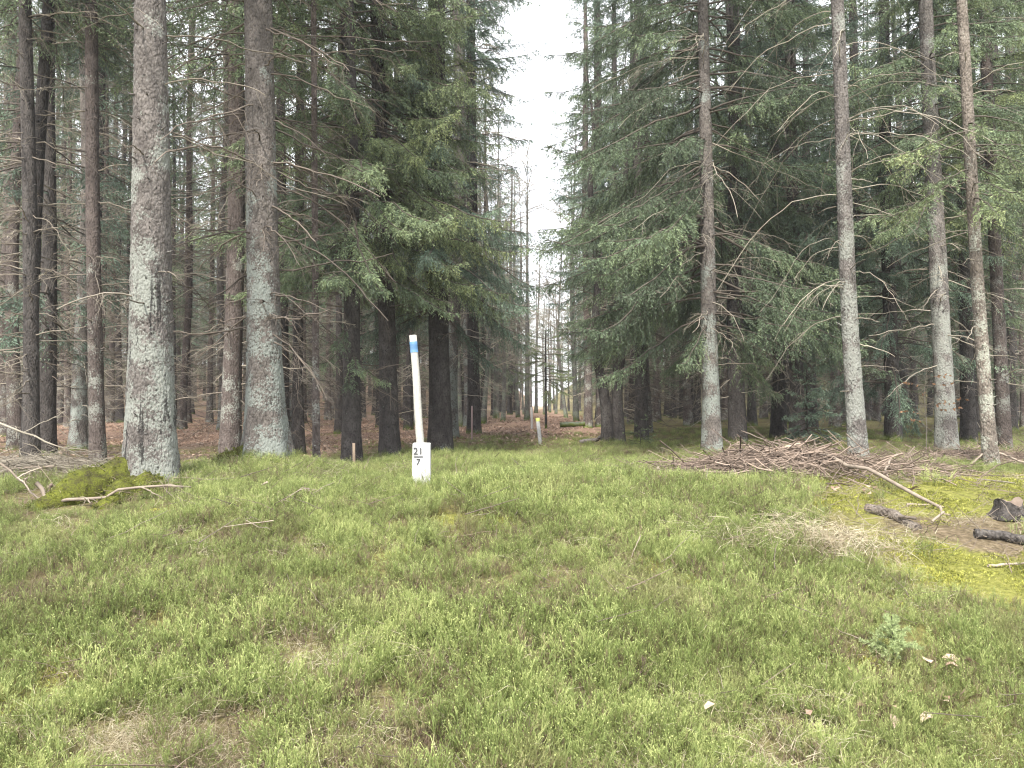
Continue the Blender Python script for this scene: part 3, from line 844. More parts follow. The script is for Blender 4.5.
def mossy_roots(specs):
    def fn(root, pts, radius, r):
        for az, L, r0, drop in specs:
            u = np.linspace(0, 1, 14)
            x0, y0 = root.location.x, root.location.y
            X_ = math.cos(az) * (0.05 + L * u); Y_ = math.sin(az) * (0.05 + L * u) + 0.08 * np.sin(u * 5)
            Z_ = gz(x0 + X_, y0 + Y_) - root.location.z + drop * (1 - u) ** 1.2 + r0 * 0.15 * (1 - u)
            P = np.stack([X_, Y_, Z_], 1)
            V, F = tubes(P, r0 * (0.75 + 0.5 * np.sin(u * 2.6)) * (1 - 0.75 * u ** 3) * (1 + 0.12 * np.sin(u * 17 + az)), 14)
            V[:, 2] = V[:, 2] * 1.0 - 0.04; V = V + (fbm(V[:, 0] * 7, V[:, 1] * 7 + V[:, 2] * 9, 3, 3)[:, None] - 0.5) * 0.13
            s = Soup(); s.add(V, F, 0, 0.5)
            n = 2600; i = r.integers(0, len(V), n); p = V[i] + r.normal(size=(n, 3)) * 0.012
            ax = P[np.clip((i // 14), 0, 13)]
            dd = nrm(nrm(V[i] - ax) + r.normal(size=(n, 3)) * 0.5)
            V2, F2 = diamonds(p, dd, r.uniform(0.012, 0.03, n), r.uniform(0.006, 0.012, n), r)
            s.add(V2, F2, 1, np.repeat(r.uniform(0.1, 0.9, n), 4), False)
            o_ = s.build("mossy_root", [M_mossy, M_mosstuft], root)
    return fn

def low_boughs(root, pts, radius, r, specs, mat=None, lod=None):
    """separate green boughs hanging low on an otherwise bare trunk: (height, azimuth, length)"""
    for z, az, L in specs:
        s = Soup(); c = pts(np.array([z]))[0]
        st = c + np.array([math.cos(az), math.sin(az), 0]) * radius(z) * 0.6
        live_limb(s, st, az, L, math.radians(-8), 0.4, r, hang=0.8, r0=0.01, **(lod or FINE))
        s.build("bough", [mat or M_needle, M_twig_dark], root)

# left front
hero("spruce", "thick grey spruce trunk with pale lichen and dark resin streaks, mossy root at its foot", 152, 7.7, 145, 0.445, 0.030, 0.11, 17, M_bark_grey, 1,
     [dict(z0=1.6, z1=5.6, n=16, L=(0.7, 2.1), e=(-12, 18), sag=(0.05, 0.4), twigs=(3, 8), rr=(0.005, 0.009)), dict(z0=2.5, z1=6.5, n=8, L=(0.3, 0.9), twigs=(0, 2))],
     hb=8.0, R=2.4, lod=MID, group=FRONT_L, stubs=130, rough=0.035, twigm=M_twig_mid,
     extra=mossy_roots([(math.radians(228), 1.0, 0.19, 0.20), (math.radians(262), 0.7, 0.13, 0.16), (math.radians(285), 0.45, 0.12, 0.2), (math.radians(-60), 0.45, 0.11, 0.14), (math.radians(-20), 0.4, 0.09, 0.08), (math.radians(240), 0.5, 0.09, 0.12)]))
hero("spruce", "second thick grey trunk, with many bare branches and a widely flared base", 267, 9.3, 254, 0.40, 0.013, 0.17, 18, M_bark_grey2, 2,
     [dict(z0=1.4, z1=7.0, n=105, L=(0.7, 2.2), e=(-22, 8), sag=(-0.1, 0.4), twigs=(5, 12), rr=(0.007, 0.013))],
     hb=6.6, R=2.2, lod=MID, group=FRONT_L, twigm=M_twig_dark, extra=mossy_roots([(math.radians(215), 0.75, 0.11, 0.18)]))
hero("spruce", "reddish brown trunk directly left of the flared grey trunk", 230, 13.0, 230, 0.31, 0.008, 0.05, 20, M_bark_red, 3,
     [dict(z0=1.0, z1=7.5, n=26, L=(0.6, 1.8), twigs=(5, 10))], hb=7.0, R=2.2, lod=MID, group=FRONT_L, twigm=M_twig_mid)
hero("spruce", "straight slim reddish trunk left of the thick lichen-covered spruce", 99, 12.0, 85, 0.225, 0.006, 0.035, 18, M_bark_red, 4,
     [dict(z0=0.8, z1=7.5, n=30, L=(0.5, 1.7), twigs=(5, 11))], hb=7.6, R=1.9, lod=MID, group=FRONT_L, twigm=M_twig_mid)
hero("spruce", "dark slim trunk at the left edge that leans towards its neighbour", 33, 11.6, 17, 0.22, 0.006, 0.03, 18, M_bark_dark, 5,
     [dict(z0=0.8, z1=7.5, n=55, L=(0.5, 1.9), twigs=(6, 13))], hb=7.0, R=1.9, lod=MID, group=FRONT_L, twigm=M_twig_mid)
hero("spruce", "dark trunk crossing behind the leaning trunk at the left edge", 29, 12.6, 44, 0.21, 0.005, 0.03, 18, M_bark_dark, 6,
     [dict(z0=0.8, z1=7.5, n=24, L=(0.5, 1.7), twigs=(4, 9))], hb=7.4, R=1.9, lod=MID, group=FRONT_L)
hero("spruce", "thin pole-like young trunk right of the flared grey trunk", 317, 10.6, 311, 0.10, 0.004, 0.015, 12, M_bark_red, 7,
     [dict(z0=0.8, z1=7.0, n=26, L=(0.4, 1.3), twigs=(3, 7), rr=(0.004, 0.007))], hb=None, group=FRONT_L, stubs=20)
hero("spruce", "dark trunk with a tuft of green low boughs, left of the leaning dark trunk", 352, 12.0, 343, 0.265, 0.008, 0.075, 20, M_bark_dark, 8,
     [dict(z0=1.2, z1=6.0, n=26, L=(0.5, 1.5), twigs=(3, 8))], hb=3.2, R=2.4, lod=FINE, leaf=M_needle, group=FRONT_L, twigm=M_twig_dark, face=None, ztop=10, sparse=0.95, per=(5, 8), whorl=0.38,
     extra=lambda root, pts, radius, r: low_boughs(root, pts, radius, r, [(1.75, -1.2, 0.8), (1.9, -2.0, 0.8), (1.6, -0.6, 0.7), (2.2, -1.6, 0.9), (1.45, -1.5, 0.6)]))

hero("spruce", "dark trunk leaning left, half hidden behind hanging light green sprays", 390, 13.0, 376, 0.30, 0.009, 0.075, 20, M_bark_dark, 9,
     [dict(z0=1.2, z1=4.0, n=14, L=(0.5, 1.4), twigs=(3, 8))], hb=3.3, R=2.3, lod=FINE, leaf=M_needle_light, group=FRONT_L, twigm=M_twig_dark, face=None, ztop=10.5, hang=1.0, per=(6, 9), whorl=0.36)
hero("spruce", "stout dark trunk behind the white pole with heavy drooping green boughs", 441, 13.6, 436, 0.37, 0.009, 0.09, 20, M_bark_dark, 10,
     [dict(z0=1.6, z1=3.5, n=8, L=(0.4, 1.1), twigs=(3, 6))], hb=2.5, R=2.15, lod=FINE, leaf=M_needle_blue, group=FRONT_L, twigm=M_twig_dark, face=(-np.pi / 2, 0.35, 3.0), ztop=11, hang=1.0, sparse=0.9)
hero("spruce", "green spruce at the ride, boughs hanging low right of the stout dark trunk", 474, 20.0, 470, 0.32, 0.008, 0.06, 20, M_bark_dark, 11,
     [dict(z0=1.6, z1=4, n=8, L=(0.4, 1.2), twigs=(3, 6))], hb=3.4, R=1.9, lod=MID, leaf=M_needle_blue, group=FRONT_L, twigm=M_twig_dark, face=None, hang=1.0)

# right front
hero("spruce", "leafy spruce with a straight grey-brown trunk and long green boughs reaching over the ride", 712, 13.0, 704, 0.30, 0.0165, 0.055, 21, M_bark_grey2, 21,
     [dict(z0=1.3, z1=7.0, n=40, L=(0.9, 2.4), e=(-22, 10), sag=(0.1, 0.5), twigs=(4, 9), rr=(0.004, 0.008))], hb=2.3, R=3.1, lod=FINE, leaf=M_needle, group=FRONT_R, face=(-np.pi / 2, 0.5, 8.5), ztop=11.5, per=(6, 8), whorl=0.36, hang=0.9)
hero("spruce", "bare pale grey trunk with thin arching dead branches, right of the big brush heap", 858, 10.5, 838, 0.235, 0.011, 0.035, 17, M_bark_lichen, 22,
     [dict(z0=1.9, z1=6.9, n=52, L=(0.8, 2.0), e=(0, 28), sag=(0.45, 0.95), twigs=(0, 5), rr=(0.0042, 0.0065)), dict(z0=0.9, z1=4, n=10, L=(0.3, 0.9), twigs=(0, 3))],
     hb=8.5, R=1.8, lod=MID, group=FRONT_R, stubs=50)
hero("spruce", "lichen-grey trunk with ragged bark standing behind the right-hand twigs", 946, 13.0, 932, 0.31, 0.012, 0.06, 18, M_bark_lichen, 23,
     [dict(z0=1.2, z1=6.5, n=30, L=(0.6, 1.6), e=(-20, 12), twigs=(3, 8))], hb=4.3, R=2.1, lod=FINE, group=FRONT_R, rough=0.05, face=None, ztop=10, per=(5, 7))
hero("spruce", "slim tan trunk leaning left with a green tuft halfway up", 990, 10.0, 966, 0.165, 0.0065, 0.03, 12, M_bark_tan, 24,
     [dict(z0=1.4, z1=5.6, n=16, L=(0.3, 1.1), e=(-10, 20), sag=(0.1, 0.6), twigs=(0, 4), rr=(0.004, 0.007))], hb=None, group=FRONT_R, twigm=M_twig,
     extra=lambda root, pts, radius, r: low_boughs(root, pts, radius, r, [(3.9, -2.6, 1.2), (4.1, -0.7, 1.2), (3.7, -1.6, 1.0), (4.3, 2.6, 1.0), (4.0, 0.5, 1.0), (4.5, -2.0, 0.9), (3.6, -0.2, 1.1), (4.2, -1.2, 0.9), (3.8, 3.0, 1.2), (4.4, -2.8, 1.3), (3.5, -1.9, 1.2), (3.3, 0.2, 1.1), (4.6, -0.4, 1.2), (4.7, 2.0, 1.0)], M_needle_light))
hero("spruce", "straight brownish trunk just right of the slim leaning tan trunk", 1004, 14.0, 991, 0.225, 0.006, 0.04, 19, M_bark_red, 25,
     [dict(z0=1.0, z1=8, n=22, L=(0.5, 1.5), twigs=(2, 6))], hb=4.4, R=2.1, lod=FINE, leaf=M_needle_light, group=FRONT_R, face=None, ztop=10)
hero("spruce", "dark thick trunk close behind the leafy grey-brown spruce", 738, 15.6, 732, 0.34, 0.010, 0.05, 20, M_bark_dark, 26,
     [dict(z0=0.8, z1=6, n=34, L=(0.7, 2.0), e=(-25, 5), twigs=(4, 9))], hb=4.2, R=2.6, lod=MID, group=FRONT_R, twigm=M_twig)
hero("spruce", "lush spruce on the ride edge with green boughs hanging to head height", 641, 18.0, 640, 0.30, 0.009, 0.05, 21, M_bark_dark, 27,
     [dict(z0=0.8, z1=4, n=20, L=(0.7, 1.8), e=(-25, 5), twigs=(4, 9))], hb=2.9, R=2.35, lod=FINE, leaf=M_needle_blue, group=FRONT_R, twigm=M_twig_dark, face=None, ztop=14)
hero("spruce", "dark drooping spruce with green branches almost to the moss, right of the arching twigs", 893, 15.2, 890, 0.28, 0.010, 0.05, 18, M_bark_dark, 28,
     [dict(z0=0.6, z1=3, n=14, L=(0.6, 1.6), e=(-25, 5), twigs=(4, 9))], hb=1.1, R=2.1, lod=FINE, leaf=M_needle_blue, group=FRONT_R, twigm=M_twig_dark, face=None, ztop=10, hang=1.0, sparse=0.85)
hero("spruce", "tall spruce farther along the ride, bare below and green above", 601, 25.5, 598, 0.34, 0.008, 0.05, 22, M_bark_red, 29,
     [dict(z0=1.0, z1=6, n=16, L=(0.7, 1.8), e=(-25, 5), twigs=(4, 8))], hb=5.0, R=1.55, lod=MID, leaf=M_needle, group=FRONT_R, face=None)
hero("spruce", "slim reddish trunk left of the tall spruce farther along the ride", 588, 24.6, 586, 0.26, 0.008, 0.04, 18, M_bark_red, 30,
     [dict(z0=1.0, z1=6, n=12, L=(0.5, 1.3), e=(-25, 5), twigs=(4, 8))], hb=6.5, R=1.2, lod=MID, leaf=M_needle, group=FRONT_R, face=None)

hero("spruce", "shaded spruce with hanging blue-green boughs between the leafy spruce and the bare pale trunk", 797, 16.4, 794, 0.29, 0.009, 0.06, 20, M_bark_dark, 31,
     [dict(z0=0.8, z1=4, n=20, L=(0.7, 1.8), e=(-25, 5), twigs=(4, 9))], hb=2.6, R=2.5, lod=FINE, leaf=M_needle_blue, group=FRONT_R, twigm=M_twig_mid, face=None, ztop=12, hang=0.9, per=(5, 7))
hero("spruce", "green spruce behind the gap between the lichen-grey trunk and the slim tan trunk", 968, 16.2, 966, 0.27, 0.009, 0.06, 19, M_bark_dark, 32,
     [dict(z0=0.8, z1=4, n=16, L=(0.7, 1.6), e=(-25, 5), twigs=(4, 8))], hb=2.9, R=2.2, lod=FINE, leaf=M_needle, group=FRONT_R, twigm=M_twig_mid, face=None, ztop=12, hang=0.9, per=(5, 7))
# dark forked tree (two stems from one foot)
r = np.random.default_rng(41)
fx, fy = at(612, 17.0), 17.0
root = thing("forked_tree", (fx, fy, float(gz(fx, fy))), "dark forked tree with twin crooked stems at the right of the ride", "tree")
for k, (lx, d0) in enumerate(((-0.10, 0.24), (0.055, 0.25), )):
    ts = Soup()
    def fn(z, lx=lx, k=k):
        z = np.asarray(z, float); q = np.clip(z, 0, 2.0)
        return np.stack([(-0.10 if k == 0 else 0.10) + lx * np.where(z < 2, z + (0.35 if k else 0.7) * 0, 2 + (z - 2) * 0.3) + 0.05 * np.sin(z * 2 + k * 2), 0.05 * np.sin(z * 1.5 + k), z], -1)
    rad = trunk_soup(ts, fn, 9, d0, 0.02, 0.07, r, sides=16, dz=0.07, zfine=7, stubs=16)
    for b in dead_limbs(r, fn, rad, 0.8, 7.5, 16, L=(0.6, 1.7), e=(5, 40), sag=(0, 0.3), twigs=(4, 8)): dead_branch(ts, r=r, mat=1, **b)
    ts.build("stem", [M_bark_dark, M_twig_dark], root)

# ---------------------------------------------------------------- trees of the woods behind
def wood_tree(seed, H, d0, hb, R, barkm, leaf, lod, ndead, twigm, dead_lo=0.9, per=(4, 6), whorl=0.5, sides=12, sub=1):
    r = np.random.default_rng(seed)
    pts = lean_fn(r.normal() * 0.008, r.normal() * 0.008, r, 0.05)
    ts = Soup(); rad = trunk_soup(ts, pts, H, d0, d0 * 0.033, d0 * 0.36, r, sides=sides, dz=0.22, stubs=12)
    for b in dead_limbs(r, pts, rad, dead_lo, hb + 2.0, ndead, L=(0.6, 2.0), e=(-22, 14), sag=(0, 0.4), twigs=(4, 8), sub=sub): dead_branch(ts, r=r, mat=1, **b)
    cs = Soup(); crown_limbs(cs, pts, rad, H, hb, R, r, lod, whorl=whorl * 1.1, per=per, sparse=0.82, hang=0.95)
    return ts, cs, (barkm, twigm, leaf)

WOOD = {}
def add_kind(key, *args, **kw):
    ts, cs, (bm, tm, lf) = wood_tree(*args, **kw)
    far = Soup(); far.join(ts)
    v, f, m_, t_, q_ = cs.arrays()
    far.V.append(v); far.F.append(f + far.n); far.n += len(v); far.M.append(m_ + 2); far.T.append(t_); far.S.append(q_)
    WOOD[key] = (ts.mesh(key + "_trunk", [bm, tm]), cs.mesh(key + "_crown", [lf, M_twig_dark]), far, [bm, tm, lf, M_twig_dark])

add_kind("a1", 61, 22, 0.26, 10.5, 1.9, M_bark_red, M_needle, MID, 110, M_twig, dead_lo=0.35)
add_kind("a2", 62, 20, 0.22, 11.0, 1.7, M_bark_dark, M_needle_blue, MID, 115, M_twig_dark, dead_lo=0.35)
add_kind("a3", 63, 23, 0.30, 9.5, 2.0, M_bark_grey2, M_needle, MID, 110, M_twig, dead_lo=0.35)
add_kind("b1", 64, 21, 0.28, 5.2, 2.3, M_bark_dark, M_needle_blue, MID, 95, M_twig, dead_lo=0.35)
add_kind("b2", 65, 20, 0.25, 4.2, 2.2, M_bark_red, M_needle, MID, 90, M_twig_dark, dead_lo=0.35)
add_kind("c1", 66, 18, 0.26, 2.4, 2.3, M_bark_dark, M_needle_blue, MID, 30, M_twig_dark)
add_kind("c2", 67, 16, 0.22, 1.6, 2.0, M_bark_dark, M_needle, MID, 24, M_twig_dark)
add_kind("fa", 71, 23, 0.30, 9.0, 2.2, M_bark_red, M_needle, FAR, 100, M_twig, dead_lo=0.3, sides=8, sub=0)
add_kind("fb", 72, 22, 0.28, 5.0, 2.3, M_bark_dark, M_needle_blue, FAR, 80, M_twig, dead_lo=0.3, sides=8, sub=0)
add_kind("fc", 73, 20, 0.28, 2.2, 2.4, M_bark_dark, M_needle, FAR, 24, M_twig_dark, sides=8, sub=0)

LOOK = {"a1": "reddish bare-stemmed spruce", "a2": "dark slender bare-stemmed spruce", "a3": "grey-barked bare-stemmed spruce", "b1": "dark spruce green from mid height",
        "b2": "reddish spruce green from mid height", "c1": "dark spruce green almost to the ground", "c2": "small spruce green to the ground",
        "fa": "distant bare-stemmed spruce", "fb": "distant spruce green from mid height", "fc": "distant spruce green to the ground"}
r = np.random.default_rng(77)
taken = [(o.location.x, o.location.y) for o in COL.objects if o.get("category") == "tree"]
placed = 0
cand = []
gy = 12.5
while gy < 50:
    st_ = 1.9 + 0.025 * (gy - 12)
    gx = -0.72 * gy - 3
    while gx < 0.72 * gy + 3:
        cand.append((gx + r.normal() * 0.55, gy + r.normal() * 0.6)); gx += st_
    gy += st_ * 1.05
for x, y in cand:
    if abs(x) > 0.69 * y + 1.2: continue
    c = float(corridor(y))
    off = x - c
    if off > 0:
        lim = 2.6 if y < 16 else 1.75
    else:
        lim = 2.5
    if abs(off) < lim: continue
    if off > 0 and y < 14.2 : continue
    if off < 0 and y < 13.2 and x > -6.5: continue
    if off < 0 and y < 12.6: continue
    if min((x - a_) ** 2 + (y - b_) ** 2 for a_, b_ in taken) < 1.15 ** 2: continue
    if r.random() < 0.15: continue
    side = "left" if off < 0 else "right"
    u = r.random()
    edge = abs(off) < 4.2
    if y > 31: key = ("fa" if u < 0.5 else "fb" if u < 0.85 else "fc") if side == "left" else ("fa" if u < 0.25 else "fb" if u < 0.7 else "fc")
    elif side == "left": key = "a1" if u < .31 else "a2" if u < .60 else "a3" if u < .78 else "b1" if u < .88 else "b2" if u < .97 else "c1"
    else: key = "a1" if u < .06 else "a2" if u < .1 else "b1" if u < .40 else "b2" if u < .65 else "c1" if u < .87 else "c2"
    tm_, cm_, _, _ = WOOD[key]
    scl = r.uniform(0.82, 1.15)
    if edge and y > 20: scl *= 0.85
    root = thing("spruce", (x, y, float(gz(x, y)) - 0.03), f"{LOOK[key]} in the crowded {side} wood", "tree", f"spruces crowded in the {side} wood, {LOOK[key]}", r.uniform(0, 6.28))
    root.scale = (scl, scl, scl * r.uniform(0.95, 1.08))
    link("trunk", tm_, root); link("crown", cm_, root)
    taken.append((x, y)); placed += 1
print("placed trees", placed)

# leafless broadleaved trees at the far end of the ride
def bare_tree(seed, H=13.0, d0=0.2):
    r = np.random.default_rng(seed)
    ts = Soup(); bs = Soup()
    pts = lean_fn(r.normal() * 0.02, 0, r, 0.12)
    rad = trunk_soup(ts, pts, H, d0, d0 / H * 0.8, 0.05, r, sides=10, dz=0.3, zfine=H * 0.8, stubs=4)
    for b in dead_limbs(r, pts, rad, H * 0.16, H * 0.97, 46, L=(1.2, 3.4), e=(15, 60), sag=(-0.1, 0.25), twigs=(9, 16), sub=3, rr=(0.010, 0.022), tl=0.5):
        b["L"] *= 1.05 - 0.6 * max(0, (b["start"][2] / H - 0.5) * 2)
        b["sag"] += math.tan(b["e0"]) * 0.3
        dead_branch(bs, r=r, **b)
    return ts.mesh("beech_trunk", [M_bark_pale]), bs.mesh("beech_crown", [M_twig])
BT = [bare_tree(81), bare_tree(82, 11, 0.16), bare_tree(83, 14, 0.24)]
bl = [(544, 52, 1), (556, 58, 0), (536, 64, 2), (550, 70, 1), (503, 31, 0), (527, 34, 2), (566, 38, 1), (576, 33, 0), (483, 27.5, 1), (518, 42, 0), (496, 38, 2), (460, 26, 1), (524, 55, 1), (575, 45, 2)]
blab = ["leafless grey-stemmed tree at the far end of the ride", "thin leafless young tree at the far end of the ride", "tall leafless broadleaved tree at the far end of the ride"]
for px, d, k in bl:
    x = at(px, d)
    root = thing("bare_tree", (x, d, float(gz(x, d)) - 0.03), blab[k], "tree", "leafless trees round the far ride, kind " + blab[k].split()[1], r.uniform(0, 6.28))
    s_ = r.uniform(0.85, 1.2); root.scale = (s_, s_, s_)
    link("trunk", BT[k][0], root); link("crown", BT[k][1], root)

# the wood beyond: one mass
cf = subcoll("far_wood_kinds")
for k in ("fa", "fb", "fc"): libmesh(cf, WOOD[k][2], "far_" + k, WOOD[k][3])
P = []
gy = 51.0
while gy < 120:
    st_ = 2.7 + (gy - 50) * 0.03
    gx = -0.75 * gy
    while gx < 0.75 * gy:
        x, y = gx + r.normal() * 1.0, gy + r.normal() * 1.0
        if not (abs(x - float(corridor(y))) < 2.3 and y < 84): P.append((x, y))
        gx += st_
    gy += st_ * 1.1
P = np.array(P); n = len(P)
sc_ = r.uniform(0.85, 1.15, n) * np.where((np.abs(P[:, 0] - corridor(P[:, 1])) < 5) & (P[:, 1] > 80), 0.72, 1.0)
scatter("distant_wood", cf, np.stack([P[:, 0], P[:, 1], gz(P[:, 0], P[:, 1])], 1), np.stack([np.zeros(n), np.zeros(n), r.uniform(0, 6.28, n)], 1), np.stack([sc_] * 3, 1), r.integers(0, 3, n),
        "dense spruce wood closing the view far behind the front trees", "wood")

# young spruces
def young(px, d, H, R, seed, label, leaf, lod=FINE, hb=0.12, per=(4, 6), whorl=0.22, d0=None, sag=None):
    r = np.random.default_rng(seed); x = at(px, d); pts = lean_fn(0, 0, r, 0.01)
    root = thing("young_spruce", (x, d, float(gz(x, d))), label, "young tree")
    ts = Soup(); rad = trunk_soup(ts, pts, H, d0 or H * 0.014 + 0.004, 0.001, 0.005, r, sides=8, dz=0.1, zfine=H * 0.9)
    ts.build("trunk", [M_bark_dark], root)
    cs = Soup(); crown_limbs(cs, pts, rad, H, hb, R, r, lod, ztop=H - 0.03, whorl=whorl, per=per, hang=0.2, leaf_mat=0)
    cs.build("crown", [leaf, M_twig_dark], root)
TINY = dict(tw=(0.016, 0.030), wd=0.0065, sp=0.003, bsp=0.007, core=False)
r = np.random.default_rng(91)
x, y = at(889, 4.2), 4.2
root = thing("young_spruce", (x, y, float(gz(x, y))), "pale green knee-high spruce seedling among the near bilberry", "young tree")
s = Soup(); s.add(*tubes(np.array([[0, 0, -0.05], [0.004, 0, 0.12], [0.0, 0.004, 0.27]]), np.array([0.005, 0.004, 0.002]), 6), 0, 0.3); s.build("trunk", [M_bark_dark], root)
s = Soup()
for z in np.linspace(0.07, 0.24, 5):
    for k in range(5):
        az = r.uniform(0, 6.28); L = (0.30 - z) * r.uniform(0.6, 0.95); u = np.linspace(0, 1, 6)
        d_ = nrm(np.array([math.cos(az), math.sin(az), r.uniform(0.05, 0.4)]))
        Pq = np.array([0, 0, z]) + d_ * (L * u)[:, None]; s.add(*tubes(Pq, 0.0022 * (1 - 0.6 * u), 3), 1, 0.3)
        for rep_ in range(3):
            if rep_: 
                q0 = Pq[r.integers(1, 4)]; dq = nrm(d_ + nrm(r.normal(size=3)) * 0.7); lq = L * 0.45
            else: q0, dq, lq = Pq[0], d_, L
            n = int(30 + lq * 500); uu = r.uniform(0.1, 1.0, n)
            p0 = q0 + dq * (lq * uu)[:, None]; pr = nrm(np.cross(dq, r.normal(size=(n, 3))))
            s.add(*diamonds(p0, nrm(dq * 0.7 + pr), r.uniform(0.014, 0.022, n), np.full(n, 0.0042), r), 0, np.repeat(r.uniform(0.6, 1.0, n), 4), False)
M_seedling = leafmat("seedling_needles", [(0.0, (0.14, 0.18, 0.07)), (0.6, (0.22, 0.28, 0.12)), (1.0, (0.34, 0.40, 0.19))], 0.3, 0.1)
s.build("crown", [M_seedling, M_twig_dark], root)
young(640, 15.0, 0.42, 0.38, 92, "tiny bushy spruce in front of the forked tree", M_needle_light, FINE, 0.05, whorl=0.1)
young(546, 23.0, 3.0, 1.25, 93, "thin young spruce with flat pale green tiers in the middle of the ride", M_needle_light, FINE, 1.35, whorl=0.3, d0=0.07)
young(807, 14.6, 1.5, 0.75, 94, "bushy young spruce in the shade behind the brush heap", M_needle_blue, FINE, 0.15)

# sapling with rusty winter leaves
r = np.random.default_rng(95)
x, y = at(925, 12.2), 12.2
root = thing("beech_sapling", (x, y, float(gz(x, y))), "beech sapling still holding rusty brown leaves before the lichen-grey trunk", "sapling")
s = Soup(); lf = Soup()
s.add(*tubes(np.array([[0, 0, -0.1], [0.02, 0, 0.5], [0.0, 0.03, 1.0], [0.05, 0.0, 1.5]]), np.array([0.009, 0.007, 0.005, 0.002]), 5), 0, 0.3)
for i in range(9):
    z = r.uniform(0.5, 1.4); az = r.choice([0.0, 3.14]) + r.normal() * 0.6; L = r.uniform(0.25, 0.6)
    u = np.linspace(0, 1, 5); d_ = np.array([math.cos(az), math.sin(az), 0.08])
    Pq = np.array([0.02, 0, z]) + d_ * (L * u)[:, None]
    s.add(*tubes(Pq, 0.004 * (1 - 0.7 * u), 3), 0, 0.3)
    n = 9; uu = r.uniform(0.3, 1, n); p0 = np.array([0.02, 0, z]) + d_ * (L * uu)[:, None]
    lf.add(*diamonds(p0, nrm(d_ + r.normal(size=(n, 3)) * 0.6 - UPV * 0.3), r.uniform(0.04, 0.07, n), r.uniform(0.025, 0.04, n), r), 0, np.repeat(r.uniform(0, 1, n), 4), False)
s.build("stem", [M_twig], root); lf.build("leaves", [M_rusty], root)

# ---------------------------------------------------------------- boundary stone, poles, stakes
def paint(name, c, dirt, rough=0.7, sc=30, algae=False):
    m, t, p, o = newmat(name)
    tcn = N(t, "ShaderNodeTexCoord")
    f = rng_(t, noise(t, tcn.outputs["Object"], sc, 5, 0.7), 0.45, 0.75)
    col = mixc(t, math_(t, 'MULTIPLY', f, 0.7), c, dirt)
    if algae:                               # green growth creeping up from the foot, grime streaks
        sz_ = N(t, "ShaderNodeSeparateXYZ"); t.links.new(tcn.outputs["Object"], sz_.inputs[0])
        nzz = noise(t, tcn.outputs["Object"], 25, 4)
        alg = rng_(t, math_(t, 'ADD', sz_.outputs["Z"], math_(t, 'MULTIPLY', nzz, 0.16)), 0.22, 0.08, 0, 0.75)
        col = mixc(t, alg, col, (0.22, 0.23, 0.10))
        mpp = N(t, "ShaderNodeMapping"); mpp.inputs["Scale"].default_value = (40, 40, 4); t.links.new(tcn.outputs["Object"], mpp.inputs[0])
        col = mixc(t, rng_(t, noise(t, mpp.outputs[0], 1.0, 4), 0.55, 0.7, 0, 0.45), col, dirt)
    t.links.new(col, p.inputs["Base Color"])
    p.inputs["Roughness"].default_value = rough
    bump(t, p, noise(t, tcn.outputs["Object"], 120, 3), 0.25, 0.003)
    return m, t, p
M_white, _, _ = paint("white_painted_stone", (0.44, 0.44, 0.435), (0.24, 0.24, 0.22), algae=True)
M_pole, _, _ = paint("whitewashed_wood", (0.37, 0.36, 0.325), (0.17, 0.155, 0.125), sc=45, algae=True)
M_blue, _, _ = paint("blue_paint", (0.055, 0.14, 0.265), (0.12, 0.18, 0.25))
M_black, _, _ = paint("black_paint", (0.025, 0.025, 0.03), (0.06, 0.06, 0.06))
M_yellow, _, _ = paint("yellow_paint", (0.40, 0.44, 0.10), (0.4, 0.4, 0.2))
M_greypost, _, _ = paint("grey_weathered_post", (0.42, 0.40, 0.38), (0.25, 0.22, 0.2))
M_redpost, _, _ = paint("pinkish_grey_stake", (0.27, 0.19, 0.18), (0.18, 0.13, 0.12))
M_tanpost, _, _ = paint("tan_wood_stake", (0.36, 0.27, 0.19), (0.2, 0.15, 0.11))

def bevel_block(w_, d_, h0, h1, bev, mat, name, parent, top_round=0.02):
    import bmesh
    bm = bmesh.new()
    bmesh.ops.create_cube(bm, size=1.0)
    for v_ in bm.verts: v_.co = Vector((v_.co.x * w_, v_.co.y * d_, h0 + (v_.co.z + 0.5) * (h1 - h0)))
    for v_ in bm.verts:
        if v_.co.z < (h0 + h1) / 2: v_.co.x *= 1.06; v_.co.y *= 1.06
    bmesh.ops.bevel(bm, geom=list(bm.edges), offset=bev, segments=3, profile=0.6, affect='EDGES')
    bmesh.ops.subdivide_edges(bm, edges=[e_ for e_ in bm.edges if e_.calc_length() > 0.1], cuts=4, use_grid_fill=True)
    for v_ in bm.verts:
        q = (fbm(np.array([v_.co.x * 14 + 3]), np.array([v_.co.z * 14 + v_.co.y * 9]), 8, 3)[0] - 0.5) * 0.006
        v_.co.x += q
        if v_.co.z > h1 - 0.03: v_.co.z += q
    me = bpy.data.meshes.new(name); bm.to_mesh(me); bm.free(); me.materials.append(mat)
    return link(name, me, parent)

